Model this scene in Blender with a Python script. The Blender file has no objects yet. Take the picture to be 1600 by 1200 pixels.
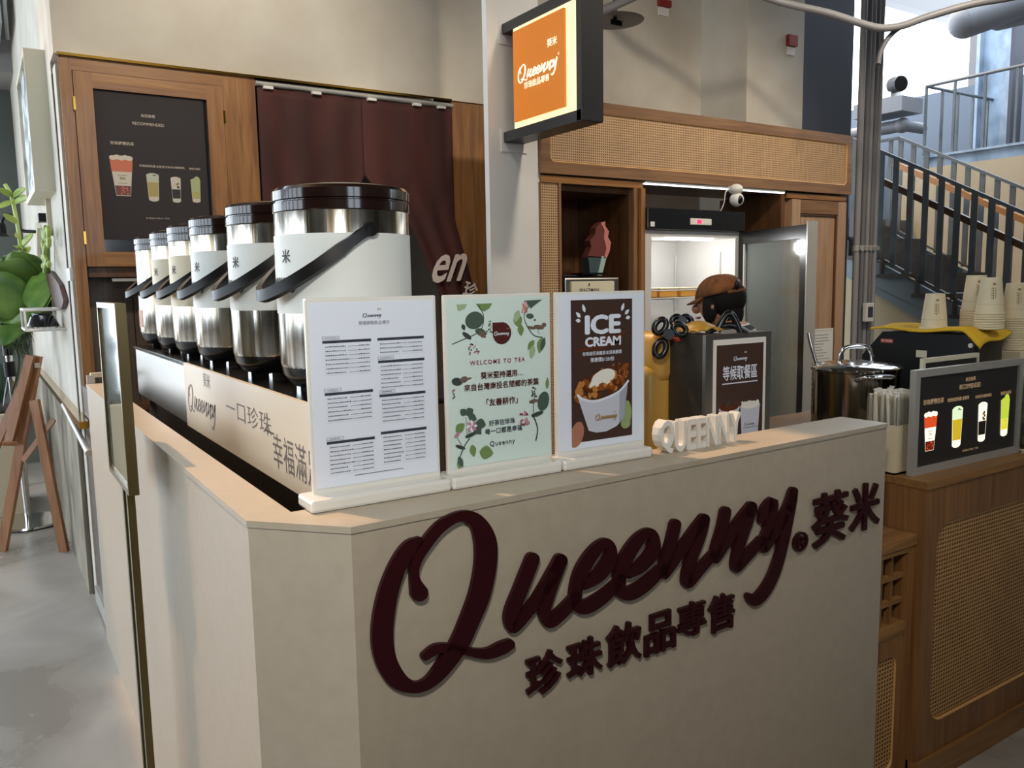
import bpy, bmesh, math, random
from mathutils import Vector, Matrix
random.seed(7)
S = bpy.context.scene
COL = S.collection

# ---------------------------------------------------------------- camera
FPX, YAW, PIT, ROL, EYE = 1285.0, .5722, .1204, -.0173, 1.545
def _basis():
    f = Vector((math.sin(YAW)*math.cos(PIT), math.cos(YAW)*math.cos(PIT), -math.sin(PIT)))
    r = Vector((math.cos(YAW), -math.sin(YAW), 0)); u = r.cross(f)
    return math.cos(ROL)*r+math.sin(ROL)*u, -math.sin(ROL)*r+math.cos(ROL)*u, f
RT, UP, FW = _basis()
CAM = Vector((0, 0, EYE))
cam = bpy.data.cameras.new('camera'); cam.sensor_width = 36; cam.lens = 36*FPX/1600; cam.clip_start = .05
co = bpy.data.objects.new('camera', cam); COL.objects.link(co)
co.matrix_world = Matrix(((RT.x, UP.x, -FW.x, 0), (RT.y, UP.y, -FW.y, 0), (RT.z, UP.z, -FW.z, EYE), (0, 0, 0, 1)))
S.camera = co
# ---------------------------------------------------------------- light and exposure
w = bpy.data.worlds.new('sky'); S.world = w; w.use_nodes = True
bg = w.node_tree.nodes['Background']
bg.inputs[0].default_value = (.80, .90, 1, 1); bg.inputs[1].default_value = 3.2
sun = bpy.data.lights.new('sun', 'SUN'); sun.energy = 1.9; sun.color = (1, .60, .30); sun.angle = math.radians(1.2)
so = bpy.data.objects.new('sun', sun); COL.objects.link(so)
so.rotation_euler = Vector((-.216, .475, .852)).to_track_quat('Z', 'Y').to_euler()
so.location = (-2, 5, 7)
S.view_settings.view_transform = 'Standard'; S.view_settings.look = 'None'
S.view_settings.gamma = 1; S.view_settings.use_curve_mapping = False
S.view_settings.exposure = 0.75
S.cycles.use_denoising = True
S.cycles.max_bounces = 8; S.cycles.diffuse_bounces = 4; S.cycles.glossy_bounces = 4
S.cycles.transmission_bounces = 6; S.cycles.transparent_max_bounces = 8
S.cycles.sample_clamp_indirect = 6

# ---------------------------------------------------------------- pixel -> place
def ray(x, y): return FW+RT*((x-800)/FPX)-UP*((y-600)/FPX)
def hit(ax, c, x, y):
    d = ray(x, y); return CAM+d*((c-CAM[ax])/d[ax])
def PX(c, x, y): return hit(0, c, x, y)
def PY(c, x, y): return hit(1, c, x, y)
def PZ(c, x, y): return hit(2, c, x, y)
def DEP(t, x, y): return CAM+ray(x, y)*t
def PP(p, n, x, y):
    d = ray(x, y); return CAM+d*((p-CAM).dot(n)/d.dot(n))

# ---------------------------------------------------------------- materials
def lin(h):
    c = [int(h[i:i+2], 16)/255 for i in (1, 3, 5)]
    return tuple(x/12.92 if x <= .04045 else ((x+.055)/1.055)**2.4 for x in c)+(1,)
MATS = {}
def mat(name, col='#808080', rough=.5, metal=0, emit=None, es=0, coat=0, spec=None, trans=0, alpha=1, ior=None):
    m = bpy.data.materials.new(name); m.use_nodes = True
    b = m.node_tree.nodes['Principled BSDF']; I = b.inputs
    I['Base Color'].default_value = lin(col) if isinstance(col, str) else col
    I['Roughness'].default_value = rough; I['Metallic'].default_value = metal
    if emit: I['Emission Color'].default_value = lin(emit); I['Emission Strength'].default_value = es
    if coat: I['Coat Weight'].default_value = coat; I['Coat Roughness'].default_value = .06
    if spec is not None: I['Specular IOR Level'].default_value = spec
    if trans: I['Transmission Weight'].default_value = trans
    if ior: I['IOR'].default_value = ior
    if alpha < 1: I['Alpha'].default_value = alpha
    MATS[name] = m; return m
def nodes(name):
    m = MATS[name]; return m.node_tree.nodes, m.node_tree.links, m.node_tree.nodes['Principled BSDF']
def noisy(name, c1, c2, scale=(1, 1, 1), ns=4, detail=6, rough=.5, rr=0, bump=0, metal=0, coat=0, dist=0, pos=(.35, .65), coord='Object'):
    m = mat(name, c1, rough, metal, coat=coat); n, l, b = nodes(name)
    t = n.new('ShaderNodeTexCoord'); mp = n.new('ShaderNodeMapping'); mp.inputs['Scale'].default_value = scale
    l.new(t.outputs[coord], mp.inputs[0])
    x = n.new('ShaderNodeTexNoise'); x.inputs['Scale'].default_value = ns; x.inputs['Detail'].default_value = detail
    x.inputs['Distortion'].default_value = dist
    l.new(mp.outputs[0], x.inputs[0])
    r = n.new('ShaderNodeValToRGB'); r.color_ramp.elements[0].color = lin(c1); r.color_ramp.elements[1].color = lin(c2)
    r.color_ramp.elements[0].position, r.color_ramp.elements[1].position = pos
    l.new(x.outputs[0], r.inputs[0]); l.new(r.outputs[0], b.inputs['Base Color'])
    if rr:
        mr = n.new('ShaderNodeMapRange'); mr.inputs[3].default_value = rough-rr; mr.inputs[4].default_value = rough+rr
        l.new(x.outputs[0], mr.inputs[0]); l.new(mr.outputs[0], b.inputs['Roughness'])
    if bump:
        bp = n.new('ShaderNodeBump'); bp.inputs['Strength'].default_value = bump; bp.inputs['Distance'].default_value = .01
        l.new(x.outputs[0], bp.inputs['Height']); l.new(bp.outputs[0], b.inputs['Normal'])
    return m
def wood(name, c1, c2, axis=2, rough=.45, coat=.15, s=1.0):
    sc = [9*s, 9*s, 9*s]; sc[axis] = .55*s
    return noisy(name, c1, c2, sc, 3.2, 9, rough, .08, .12, coat=coat, dist=1.2, pos=(.3, .72))
def cane(name, c1, hole, cell=.0133, plane='XZ'):
    """woven cane: strands in two directions with small dark holes between them"""
    m = mat(name, c1, .55); n, l, b = nodes(name)
    t = n.new('ShaderNodeTexCoord'); sp = n.new('ShaderNodeSeparateXYZ'); l.new(t.outputs['Object'], sp.inputs[0])
    outs = []
    for ax in plane:
        mm = n.new('ShaderNodeMath'); mm.operation = 'MULTIPLY'; mm.inputs[1].default_value = math.pi*2/cell
        l.new(sp.outputs[ax], mm.inputs[0])
        s_ = n.new('ShaderNodeMath'); s_.operation = 'SINE'; l.new(mm.outputs[0], s_.inputs[0]); outs.append(s_)
    ad = n.new('ShaderNodeMath'); ad.operation = 'MINIMUM'; l.new(outs[0].outputs[0], ad.inputs[0]); l.new(outs[1].outputs[0], ad.inputs[1])
    r = n.new('ShaderNodeValToRGB'); r.color_ramp.elements[0].position = 0; r.color_ramp.elements[1].position = .16
    r.color_ramp.elements[0].color = lin(c1); r.color_ramp.elements[1].color = lin(hole)
    l.new(ad.outputs[0], r.inputs[0])
    x = n.new('ShaderNodeTexNoise'); x.inputs['Scale'].default_value = 5
    mx = n.new('ShaderNodeMixRGB'); mx.blend_type = 'MULTIPLY'; mx.inputs[0].default_value = .35
    l.new(t.outputs['Object'], x.inputs[0]); l.new(r.outputs[0], mx.inputs[1]); l.new(x.outputs[0], mx.inputs[2])
    l.new(mx.outputs[0], b.inputs['Base Color'])
    bp = n.new('ShaderNodeBump'); bp.invert = True; bp.inputs['Strength'].default_value = .5; bp.inputs['Distance'].default_value = .002
    l.new(ad.outputs[0], bp.inputs['Height']); l.new(bp.outputs[0], b.inputs['Normal'])
    return m

noisy('floor', '#8c857c', '#aca59c', (1, 1, 1), 1.6, 10, .30, .12, .05, dist=1.5)
noisy('plaster', '#b9b0a0', '#c9c2b4', (1, 1, 1), 2.5, 8, .8, 0, .15)
noisy('side_plaster', '#c2bcae', '#d2cdc2', (1, 1, 1), 2.5, 6, .8)
noisy('weathered', '#6c6659', '#a59d8c', (6, 1.5, .7), 3, 10, .8, 0, .2, dist=.8)
noisy('farwall', '#59605c', '#6a706b', (1, 1, 1), 1.5, 6, .8)
mat('dark_interior', '#2a2622', .8)
mat('backwall', '#5a5048', .9)
mat('ceiling', '#6f6a62', .9)
wood('oak', '#754a26', '#a3733f')
wood('oak_x', '#754a26', '#a3733f', 0)
wood('cab_door', '#9a7a5e', '#bb997b')
wood('walnut', '#6e4a2a', '#96693c')
wood('walnut_x', '#73502c', '#a0733f', 0)
wood('cab', '#6f4e33', '#8f6a48')
wood('cab_x', '#6f4e33', '#8f6a48', 0)
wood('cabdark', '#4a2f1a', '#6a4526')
wood('darkpanel', '#463c34', '#61544a')
wood('easelwood', '#8a5a36', '#a8744a')
cane('cane', '#cca578', '#4a2a12')
cane('cane_low', '#c89a62', '#3a2008')
cane('cane_pale', '#cfc7b0', '#8e8468', plane='YZ')
mat('bead', '#c99a60', .5)
noisy('counter_paint', '#aca08d', '#b2a693', (1, 1, 1), 30, 4, .42, .04)
mat('logo_red', '#2e0a0e', .38, spec=.25)
mat('steel', '#c9c6c0', .16, 1)
n, l, b = nodes('steel')
t = n.new('ShaderNodeTexCoord'); mp = n.new('ShaderNodeMapping'); mp.inputs['Scale'].default_value = (60, 60, .6)
x = n.new('ShaderNodeTexNoise'); x.inputs['Scale'].default_value = 2
r = n.new('ShaderNodeMapRange'); r.inputs[3].default_value = .10; r.inputs[4].default_value = .26
l.new(t.outputs['Object'], mp.inputs[0]); l.new(mp.outputs[0], x.inputs[0]); l.new(x.outputs[0], r.inputs[0]); l.new(r.outputs[0], b.inputs['Roughness'])
m2 = n.new('ShaderNodeMapping'); m2.inputs['Scale'].default_value = (26, 26, .25); x2 = n.new('ShaderNodeTexNoise'); x2.inputs['Scale'].default_value = 2.2; x2.inputs['Detail'].default_value = 5
r2 = n.new('ShaderNodeValToRGB'); r2.color_ramp.elements[0].color = lin('#8d8068'); r2.color_ramp.elements[1].color = lin('#d9d6cf'); r2.color_ramp.elements[0].position = .36; r2.color_ramp.elements[1].position = .62  # vertical warm reflection streaks painted into the steel base colour
l.new(t.outputs['Object'], m2.inputs[0]); l.new(m2.outputs[0], x2.inputs[0]); l.new(x2.outputs[0], r2.inputs[0]); l.new(r2.outputs[0], b.inputs['Base Color'])
bp = n.new('ShaderNodeBump'); bp.inputs['Strength'].default_value = .25; bp.inputs['Distance'].default_value = .004; l.new(x2.outputs[0], bp.inputs['Height']); l.new(bp.outputs[0], b.inputs['Normal'])
mat('brushed', '#b9b7b2', .32, 1)
mat('chrome', '#d8d8d8', .1, 1)
mat('lid_brown', '#1d100c', .14, coat=.4)
mat('black_gloss', '#0e0e0e', .24, spec=.4)
mat('black', '#0d0c0b', .36, spec=.3)
mat('blackmetal', '#2b2a2b', .4)
mat('grey_box', '#48443f', .35, .6)
mat('label_white', '#d3d8d4', .45)
mat('label_cream', '#cfc3a4', .45)
mat('ink', '#2b2624', .6)
mat('ink_soft', '#76695f', .6)
mat('sticker', '#c58a68', .5)
mat('board_white', '#d3c8b2', .32)
mat('board_ink', '#5a4c44', .5)
mat('acrylic', '#dcdad3', .18, coat=.4)
mat('white', '#dcd9d2', .4)
mat('paper_white', '#dfe6f2', .25, coat=.5)
mat('paper_mint', '#cfe2dc', .25, coat=.5)
mat('paper_brown', '#43302a', .25, coat=.5)
mat('print_red', '#8e2f45', .4); mat('print_maroon', '#4e1f1d', .4); mat('print_dark', '#3a3e4a', .4); mat('print_grey', '#7c7f88', .4)
mat('leaf_dark', '#46594d', .4); mat('leaf_mid', '#6f8a52', .4); mat('leaf_pale', '#9bb08a', .4)
mat('bird', '#6e5a4d', .4); mat('bird_dark', '#3a423f', .4); mat('petal', '#c77f72', .4); mat('petal_pink', '#b8808c', .4)
mat('caramel', '#8a4a1c', .35); mat('caramel_light', '#b87a3c', .35); mat('caramel_dark', '#5a2c12', .35); mat('cream', '#e6e3d8', .35)
mat('cup_print', '#c3c6d2', .35); mat('cup_shade', '#9fa3b2', .35); mat('skin_print', '#a8715c', .4); mat('gold_ink', '#a8843c', .4); mat('leaf_blur', '#8fa06a', .4)
mat('menu_black', '#3a3536', .7, spec=.2)
mat('menu_text', '#c9b9a8', .5)
mat('brass', '#b08a3c', .18, 1)
mat('fabric', '#4a221d', .85)
noisy('curtain', '#371611', '#4a2019', (3, 3, .8), 2.5, 4, .8)
mat('curtain_print', '#d9c9c0', .8)
noisy('column_paint', '#d6d3ce', '#dedbd6', (1, 1, 1), 2, 5, .55)
mat('lit_cream', '#ffe9b0', .5, emit='#ffe2a0', es=.62)
mat('lit_orange', '#c8721a', .4, emit='#d9761a', es=.28)
mat('lit_letter', '#fff3d0', .5, emit='#ffeec8', es=.6)
mat('led', '#ffffff', .5, emit='#f3f6ff', es=1.6)
mat('screen_red', '#d01838', .4, emit='#ff2850', es=1.5)
mat('fridge_white', '#c6c4c0', .35)
mat('fridge_black', '#16181c', .18, coat=.4)
mat('shelf_wire', '#d8d8d4', .3, .5)
mat('tub', '#bfb49a', .3); mat('tub_tea', '#8b5c34', .4); mat('tub_yellow', '#c28a3a', .4)
mat('glass', '#e8f0ee', .02, trans=1, ior=1.12)
mat('fridge_glass', '#b9c2bc', .1, trans=.8, ior=1.25)
mat('clear', '#f2f2ee', .12, trans=.9, ior=1.15)
mat('straw', '#e6dcc4', .35, alpha=.8)
mat('straw_tip', '#f4f0e6', .2)
mat('box_cream', '#d6c6a6', .5)
mat('machine_cream', '#d5cdb4', .4)
mat('cone_pink', '#c47a74', .4); mat('cone_brown', '#6a3a34', .4); mat('cone_teal', '#3c4f50', .5); mat('cone_light', '#9fb2ae', .5)
mat('yellow_body', '#b08a3e', .4); mat('yellow_cloth', '#d1a61f', .9); mat('yellow_light', '#cbb27a', .4)
mat('tag_red', '#a8352b', .4); mat('tag_text', '#e8cfc4', .5)
mat('cup_paper', '#d8c8a4', .55); mat('cup_line', '#8e7a58', .6)
mat('pot_dark', '#8a8378', .14, 1)
mat('alu', '#b4b1aa', .35, .35)
mat('lit_black', '#2a2827', .35, coat=.2); mat('lit_text', '#c9ab84', .5, emit='#c9a67c', es=.25)
for k, c, e in (('red', '#d2491f', .5), ('redbead', '#7a2012', .2), ('milk', '#efe6cc', .75), ('yellow', '#c8a91c', .5), ('foam', '#cfe0b8', .6), ('green', '#b6c93a', .55), ('choc', '#231a16', .05), ('lime', '#d8d63c', .55), ('tan', '#a9804c', .3)):
    mat('lit_'+k, c, .4, emit=c, es=e)
for k, c in (('red', '#c56a4a'), ('redbead', '#6e3a34'), ('milk', '#c9c0ae'), ('yellow', '#a8975a'), ('foam', '#b9bba6'), ('green', '#a9b080'), ('choc', '#2a2220'), ('lime', '#b0a860'), ('tan', '#8a7050')):
    mat('dull_'+k, c, .4)
noisy('skin', '#a06a4c', '#ab7556', (1, 1, 1), 8, 3, .5)
mat('hair', '#0f0b09', .75, spec=.2)
noisy('cap', '#5c3515', '#7a4a20', (1, 1, 1), 30, 5, .9)
mat('stripe_shirt', '#1b1614', .85); mat('apron', '#4a1f16', .85); mat('trousers', '#1c1c20', .85); mat('shoe', '#222222', .5)
n, l, b = nodes('stripe_shirt')
t = n.new('ShaderNodeTexCoord'); sp = n.new('ShaderNodeSeparateXYZ'); l.new(t.outputs['Object'], sp.inputs[0])
a1 = n.new('ShaderNodeMath'); a1.operation = 'MULTIPLY'; a1.inputs[1].default_value = 1/.028; l.new(sp.outputs['Z'], a1.inputs[0])
a2 = n.new('ShaderNodeMath'); a2.operation = 'FRACT'; l.new(a1.outputs[0], a2.inputs[0])
a3 = n.new('ShaderNodeMath'); a3.operation = 'LESS_THAN'; a3.inputs[1].default_value = .2; l.new(a2.outputs[0], a3.inputs[0])
mx = n.new('ShaderNodeMixRGB'); mx.inputs[1].default_value = lin('#1b1614'); mx.inputs[2].default_value = lin('#d8d4cc')
l.new(a3.outputs[0], mx.inputs[0]); l.new(mx.outputs[0], b.inputs['Base Color'])
noisy('stair_paint', '#50575c', '#636a6e', (1, 1, 1), 4, 4, .5)
mat('stair_plate', '#7d8c94', .5); noisy('tread', '#4c4a48', '#5f5c58', (1, 1, 1), 6, 4, .6)
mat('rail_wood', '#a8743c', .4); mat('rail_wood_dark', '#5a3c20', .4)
noisy('creamwall', '#b3a486', '#beb198', (1, 1, 1), 2, 4, .8)
noisy('bluesteel', '#6f8090', '#9aabc0', (1, 1, .6), 5, 8, .55)
mat('navy', '#3a3d49', .7); mat('slate', '#5c6673', .8); mat('pipe', '#8c8a8a', .45); mat('pipe_dark', '#6a686a', .5); mat('duct', '#76787e', .5)
noisy('leaf', '#3a5f22', '#6f8f3c', (1, 1, 1), 6, 3, .4); noisy('leaf_yellow', '#86a03c', '#b4c268', (1, 1, 1), 6, 3, .4)
noisy('roots', '#22301a', '#46552c', (1, 1, 1), 30, 5, .9); mat('plaque', '#4a2118', .5); mat('picture', '#8a96a0', .3)
noisy('picture_art', '#20262c', '#cfd8e0', (1, 1, 1), 9, 4, .3, pos=(.45, .55))
mat('soil', '#2a211a', .9); mat('red_box', '#8a2420', .5)

# ---------------------------------------------------------------- mesh builder
class B:
    def __init__(s): s.v = []; s.f = []; s.m = []; s.cur = 0
    def add(s, vs, fs):
        o = len(s.v); s.v += [tuple(p) for p in vs]; s.f += [tuple(i+o for i in f) for f in fs]; s.m += [s.cur]*len(fs); return s
    def box(s, x0, x1, y0, y1, z0, z1):
        vs = [(x, y, z) for z in (z0, z1) for y in (y0, y1) for x in (x0, x1)]
        return s.add(vs, [(0, 2, 3, 1), (4, 5, 7, 6), (0, 1, 5, 4), (2, 6, 7, 3), (0, 4, 6, 2), (1, 3, 7, 5)])
    def bevbox(s, x0, x1, y0, y1, z0, z1, r=.004):
        bm = bmesh.new(); bmesh.ops.create_cube(bm, size=1)
        for v in bm.verts: v.co = (x0+(v.co.x+.5)*(x1-x0), y0+(v.co.y+.5)*(y1-y0), z0+(v.co.z+.5)*(z1-z0))
        bmesh.ops.bevel(bm, geom=bm.edges[:], offset=r, segments=2, profile=.5, affect='EDGES')
        bm.verts.index_update(); s.add([v.co for v in bm.verts], [[v.index for v in f.verts] for f in bm.faces]); bm.free(); return s
    def hexa(s, p):  # 8 points: bottom 4 ccw, top 4 ccw
        return s.add(p, [(3, 2, 1, 0), (4, 5, 6, 7), (0, 1, 5, 4), (1, 2, 6, 5), (2, 3, 7, 6), (3, 0, 4, 7)])
    def bar(s, a, b, w, h, up=(0, 0, 1)):
        a, b = Vector(a), Vector(b); d = (b-a).normalized(); u = Vector(up); sd = d.cross(u)
        if sd.length < 1e-4: sd = d.cross(Vector((1, 0, 0)))
        sd.normalize(); u = sd.cross(d).normalized(); P = []
        for e in (a, b): P += [e-sd*w/2-u*h/2, e+sd*w/2-u*h/2, e+sd*w/2+u*h/2, e-sd*w/2+u*h/2]
        return s.hexa(P)
    def poly(s, pts, d):  # planar polygon pts extruded by vector d (may be concave)
        n = len(pts); pts = [Vector(p) for p in pts]; d = Vector(d)
        return s.add(pts+[p+d for p in pts], [tuple(range(n))[::-1], tuple(range(n, 2*n))]+[(i, (i+1) % n, n+(i+1) % n, n+i) for i in range(n)])
    def cyl(s, a, b, r, r2=None, n=20, cap=True):
        a, b = Vector(a), Vector(b); r2 = r if r2 is None else r2; d = (b-a).normalized()
        u = d.cross(Vector((0, 0, 1)) if abs(d.z) < .9 else Vector((1, 0, 0))).normalized(); v = d.cross(u)
        vs = [e+(u*math.cos(t*2*math.pi/n)+v*math.sin(t*2*math.pi/n))*q for e, q in ((a, r), (b, r2)) for t in range(n)]
        fs = [(i, (i+1) % n, n+(i+1) % n, n+i) for i in range(n)]
        if cap: fs += [tuple(range(n))[::-1], tuple(range(n, 2*n))]
        return s.add(vs, fs)
    def lathe(s, prof, n=40, c=(0, 0, 0)):
        vs = [(c[0]+r*math.cos(2*math.pi*t/n), c[1]+r*math.sin(2*math.pi*t/n), c[2]+z) for r, z in prof for t in range(n)]
        fs = [(k*n+i, k*n+(i+1) % n, (k+1)*n+(i+1) % n, (k+1)*n+i) for k in range(len(prof)-1) for i in range(n)]
        fs += [tuple(range(n))[::-1], tuple(range((len(prof)-1)*n, len(prof)*n))]
        return s.add(vs, fs)
    def tube(s, path, r, n=10, flat=1.0):
        P = [Vector(p) for p in path]; vs = []; prev = None
        for i, p in enumerate(P):
            d = (P[min(i+1, len(P)-1)]-P[max(i-1, 0)]).normalized()
            if prev is None: prev = d.cross(Vector((0, 0, 1)) if abs(d.z) < .9 else Vector((1, 0, 0))).normalized()
            u = (prev-d*prev.dot(d)).normalized(); prev = u; v = d.cross(u); q = r[i] if isinstance(r, (list, tuple)) else r
            vs += [p+(u*math.cos(t*2*math.pi/n)+v*math.sin(t*2*math.pi/n)*flat)*q for t in range(n)]
        fs = [(k*n+i, k*n+(i+1) % n, (k+1)*n+(i+1) % n, (k+1)*n+i) for k in range(len(P)-1) for i in range(n)]
        fs += [tuple(range(n))[::-1], tuple(range((len(P)-1)*n, len(P)*n))]
        return s.add(vs, fs)
    def ball(s, c, r, n=14, m=10):
        r = r if isinstance(r, (tuple, list)) else (r, r, r); c = Vector(c)
        vs = [(c.x, c.y, c.z-r[2])]
        for k in range(1, m):
            a = -math.pi/2+math.pi*k/m
            vs += [(c.x+r[0]*math.cos(a)*math.cos(2*math.pi*t/n), c.y+r[1]*math.cos(a)*math.sin(2*math.pi*t/n), c.z+r[2]*math.sin(a)) for t in range(n)]
        vs.append((c.x, c.y, c.z+r[2])); fs = [(0, 1+(i+1) % n, 1+i) for i in range(n)]
        for k in range(m-2): fs += [(1+k*n+i, 1+k*n+(i+1) % n, 1+(k+1)*n+(i+1) % n, 1+(k+1)*n+i) for i in range(n)]
        e = len(vs)-1; o = 1+(m-2)*n; fs += [(o+i, o+(i+1) % n, e) for i in range(n)]
        return s.add(vs, fs)
    def grid(s, fn, nu, nv):
        vs = [fn(i/nu, j/nv) for j in range(nv+1) for i in range(nu+1)]
        return s.add(vs, [(j*(nu+1)+i, j*(nu+1)+i+1, (j+1)*(nu+1)+i+1, (j+1)*(nu+1)+i) for j in range(nv) for i in range(nu)])
WM = {}
def own(o, parent, local):
    COL.objects.link(o)
    if parent:
        o.parent = parent
        if not local: o.matrix_parent_inverse = WM[parent].inverted()
        WM[o] = WM[parent].copy() if local else Matrix.Identity(4)
    else: WM[o] = Matrix.Identity(4)
def tag(o, label=None, cat=None, group=None, kind=None):
    for k, v in (('label', label), ('category', cat), ('group', group), ('kind', kind)):
        if v: o[k] = v
    return o
def build(name, b, mats, parent=None, label=None, cat=None, group=None, kind=None, smooth=None, local=False, origin=None):
    me = bpy.data.meshes.new(name); vs = b.v
    if origin is not None: vs = [(p[0]-origin[0], p[1]-origin[1], p[2]-origin[2]) for p in vs]
    me.from_pydata(vs, [], b.f)
    for m in (mats if isinstance(mats, (list, tuple)) else [mats]): me.materials.append(MATS[m])
    if b.m and max(b.m): me.polygons.foreach_set('material_index', b.m)
    bm = bmesh.new(); bm.from_mesh(me); bmesh.ops.recalc_face_normals(bm, faces=bm.faces[:]); bm.to_mesh(me); bm.free()
    if smooth is not None:
        me.polygons.foreach_set('use_smooth', [True]*len(me.polygons)); me.set_sharp_from_angle(angle=math.radians(smooth))
    o = bpy.data.objects.new(name, me); own(o, parent, local)
    if origin is not None: o.location = origin
    return tag(o, label, cat, group, kind)
def thing(name, label, cat, loc=(0, 0, 0), rotz=0, group=None):
    o = bpy.data.objects.new(name, None); COL.objects.link(o); o.location = loc; o.rotation_euler = (0, 0, rotz); o.empty_display_size = .1
    WM[o] = Matrix.Translation(Vector(loc)) @ Matrix.Rotation(rotz, 4, 'Z')
    return tag(o, label, cat, group)
def copy_tree(o, parent=None):
    c = o.copy(); COL.objects.link(c)
    if parent: c.parent = parent
    for ch in [x for x in bpy.data.objects if x.parent == o]: copy_tree(ch, c)
    return c
def struct(name, b, m, **k): return build(name, b, m, kind='structure', **k)

# ---------------------------------------------------------------- lettering
_T = {}
def glyphs(s, bold=0, ext=0, space=1.0, shear=0):
    key = (s, bold, ext, space, shear)
    if key not in _T:
        c = bpy.data.curves.new('lettering', 'FONT'); c.body = s; c.offset = bold; c.extrude = ext; c.resolution_u = 3
        c.space_character = space; c.shear = shear
        o = bpy.data.objects.new('lettering', c); COL.objects.link(o)
        dg = bpy.context.evaluated_depsgraph_get(); me = bpy.data.meshes.new_from_object(o.evaluated_get(dg))
        _T[key] = ([v.co.copy() for v in me.vertices], [tuple(p.vertices) for p in me.polygons])
        bpy.data.objects.remove(o); bpy.data.curves.remove(c); bpy.data.meshes.remove(me)
    return _T[key]
def put(b, s, O, U, V, w=None, h=None, depth=0, bold=0, N=None, space=1.0, align=.5, shear=0, both=False):
    """lettering with its box at O (align: 0 left, .5 centre, 1 right; O on the lower edge)"""
    keep = min(bold, .006) if bold > 0 else bold
    vs, fs = glyphs(s, keep, .05 if depth else 0, space, shear)
    x0 = min(v.x for v in vs); x1 = max(v.x for v in vs); y0 = min(v.y for v in vs); y1 = max(v.y for v in vs)
    sx = w/(x1-x0) if w else None; sy = h/(y1-y0) if h else None
    sx = sx or sy; sy = sy or sx
    O, U, V = Vector(O), Vector(U), Vector(V); N = Vector(N) if N is not None else U.cross(V)
    out = []
    for v in vs:
        p = O+U*((v.x-x0-align*(x1-x0))*sx)+V*((v.y-y0)*sy)
        if depth: p = p+N*(depth*(v.z+.05)/.1)
        out.append(p)
    k = bold-keep
    if k > 0:
        e = 1e-4 if depth else 4e-6
        for i, (dx, dy) in enumerate(((-k, 0), (k, 0), (0, k*.7), (0, -k*.7))): b.add([p+U*(dx*sx)+V*(dy*sy)-N*(e*(i+1)) for p in out], fs)
    return b.add(out, fs)
def catmull(pts, k=6):
    out = []; n = len(pts)
    for i in range(n-1):
        p0, p1, p2, p3 = pts[max(i-1, 0)], pts[i], pts[i+1], pts[min(i+2, n-1)]
        for j in range(k):
            t = j/k
            out.append(tuple(.5*(2*b_+(c_-a_)*t+(2*a_-5*b_+4*c_-d_)*t*t+(3*b_-a_-3*c_+d_)*t**3) for a_, b_, c_, d_ in zip(p0, p1, p2, p3)))
    out.append(tuple(pts[-1])); return out
def ribbon(pts, k=6):
    """outline polygon (left side, round cap, right side, round cap) of a stroke of changing width"""
    c = catmull(pts, k); L, R = [], []; n = len(c)
    for i, (x, y, w_) in enumerate(c):
        dx = c[min(i+1, n-1)][0]-c[max(i-1, 0)][0]; dy = c[min(i+1, n-1)][1]-c[max(i-1, 0)][1]; q = math.hypot(dx, dy) or 1
        L.append((x-dy/q*w_/2, y+dx/q*w_/2)); R.append((x+dy/q*w_/2, y-dx/q*w_/2))
    def cap(i, j):
        x, y, w_ = c[i]; a = math.atan2(y-c[j][1], x-c[j][0]); return [(x+w_/2*math.cos(a+t), y+w_/2*math.sin(a+t)) for t in (math.pi/3, math.pi/6, 0, -math.pi/6, -math.pi/3)]
    return L, R, cap(-1, -2), cap(0, 1)
def zo(l_, ox, oy, k): return [[(ox+x*k, oy+y*k, w_*k) for x, y, w_ in s_] for s_ in l_]
Z1 = zo([[(325, 578, 98), (300, 500, 52), (305, 420, 52), (350, 330, 62), (440, 220, 62), (550, 160, 55), (635, 185, 85), (688, 290, 118), (690, 430, 116), (658, 590, 112), (600, 740, 104), (540, 870, 98), (450, 1000, 84), (370, 1080, 62), (290, 1098, 64), (200, 1050, 104), (138, 940, 116), (122, 790, 116), (150, 600, 106), (205, 440, 92), (270, 335, 80), (325, 295, 46)],
         [(358, 930, 44), (420, 890, 54), (500, 882, 44), (600, 905, 44), (700, 915, 58), (780, 885, 70), (822, 864, 58)]], 560, 760, 360/1271)
Z1u = zo([[(950, 396, 74), (885, 560, 76), (832, 700, 76), (838, 772, 60), (885, 735, 56), (980, 610, 62), (1060, 480, 70), (1104, 402, 72)],
          [(1104, 402, 72), (1045, 560, 72), (1015, 680, 64), (1040, 745, 60), (1100, 700, 68), (1170, 625, 62), (1190, 590, 56)]], 560, 760, 360/1271)
Ze = zo([[(197, 694, 52), (280, 640, 74), (350, 552, 82), (368, 468, 60), (330, 426, 58), (260, 482, 76), (185, 600, 86), (145, 730, 74), (152, 812, 74), (210, 826, 88), (310, 768, 80), (405, 680, 62), (430, 640, 50)]], 860, 740, .25)
Ze2 = zo([[(475, 624, 52), (555, 572, 74), (625, 484, 82), (636, 400, 60), (600, 363, 58), (530, 415, 76), (455, 532, 86), (418, 655, 74), (424, 728, 74), (490, 740, 88), (590, 680, 78), (690, 585, 60)]], 860, 740, .25)
Zn = zo([[(768, 312, 66), (742, 420, 64), (704, 555, 64), (694, 632, 52), (760, 540, 60), (860, 392, 66), (946, 280, 68)], [(946, 280, 68), (918, 400, 62), (864, 540, 64), (840, 645, 66), (850, 680, 60), (920, 595, 62), (1000, 505, 54)]], 860, 740, .25)
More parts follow.
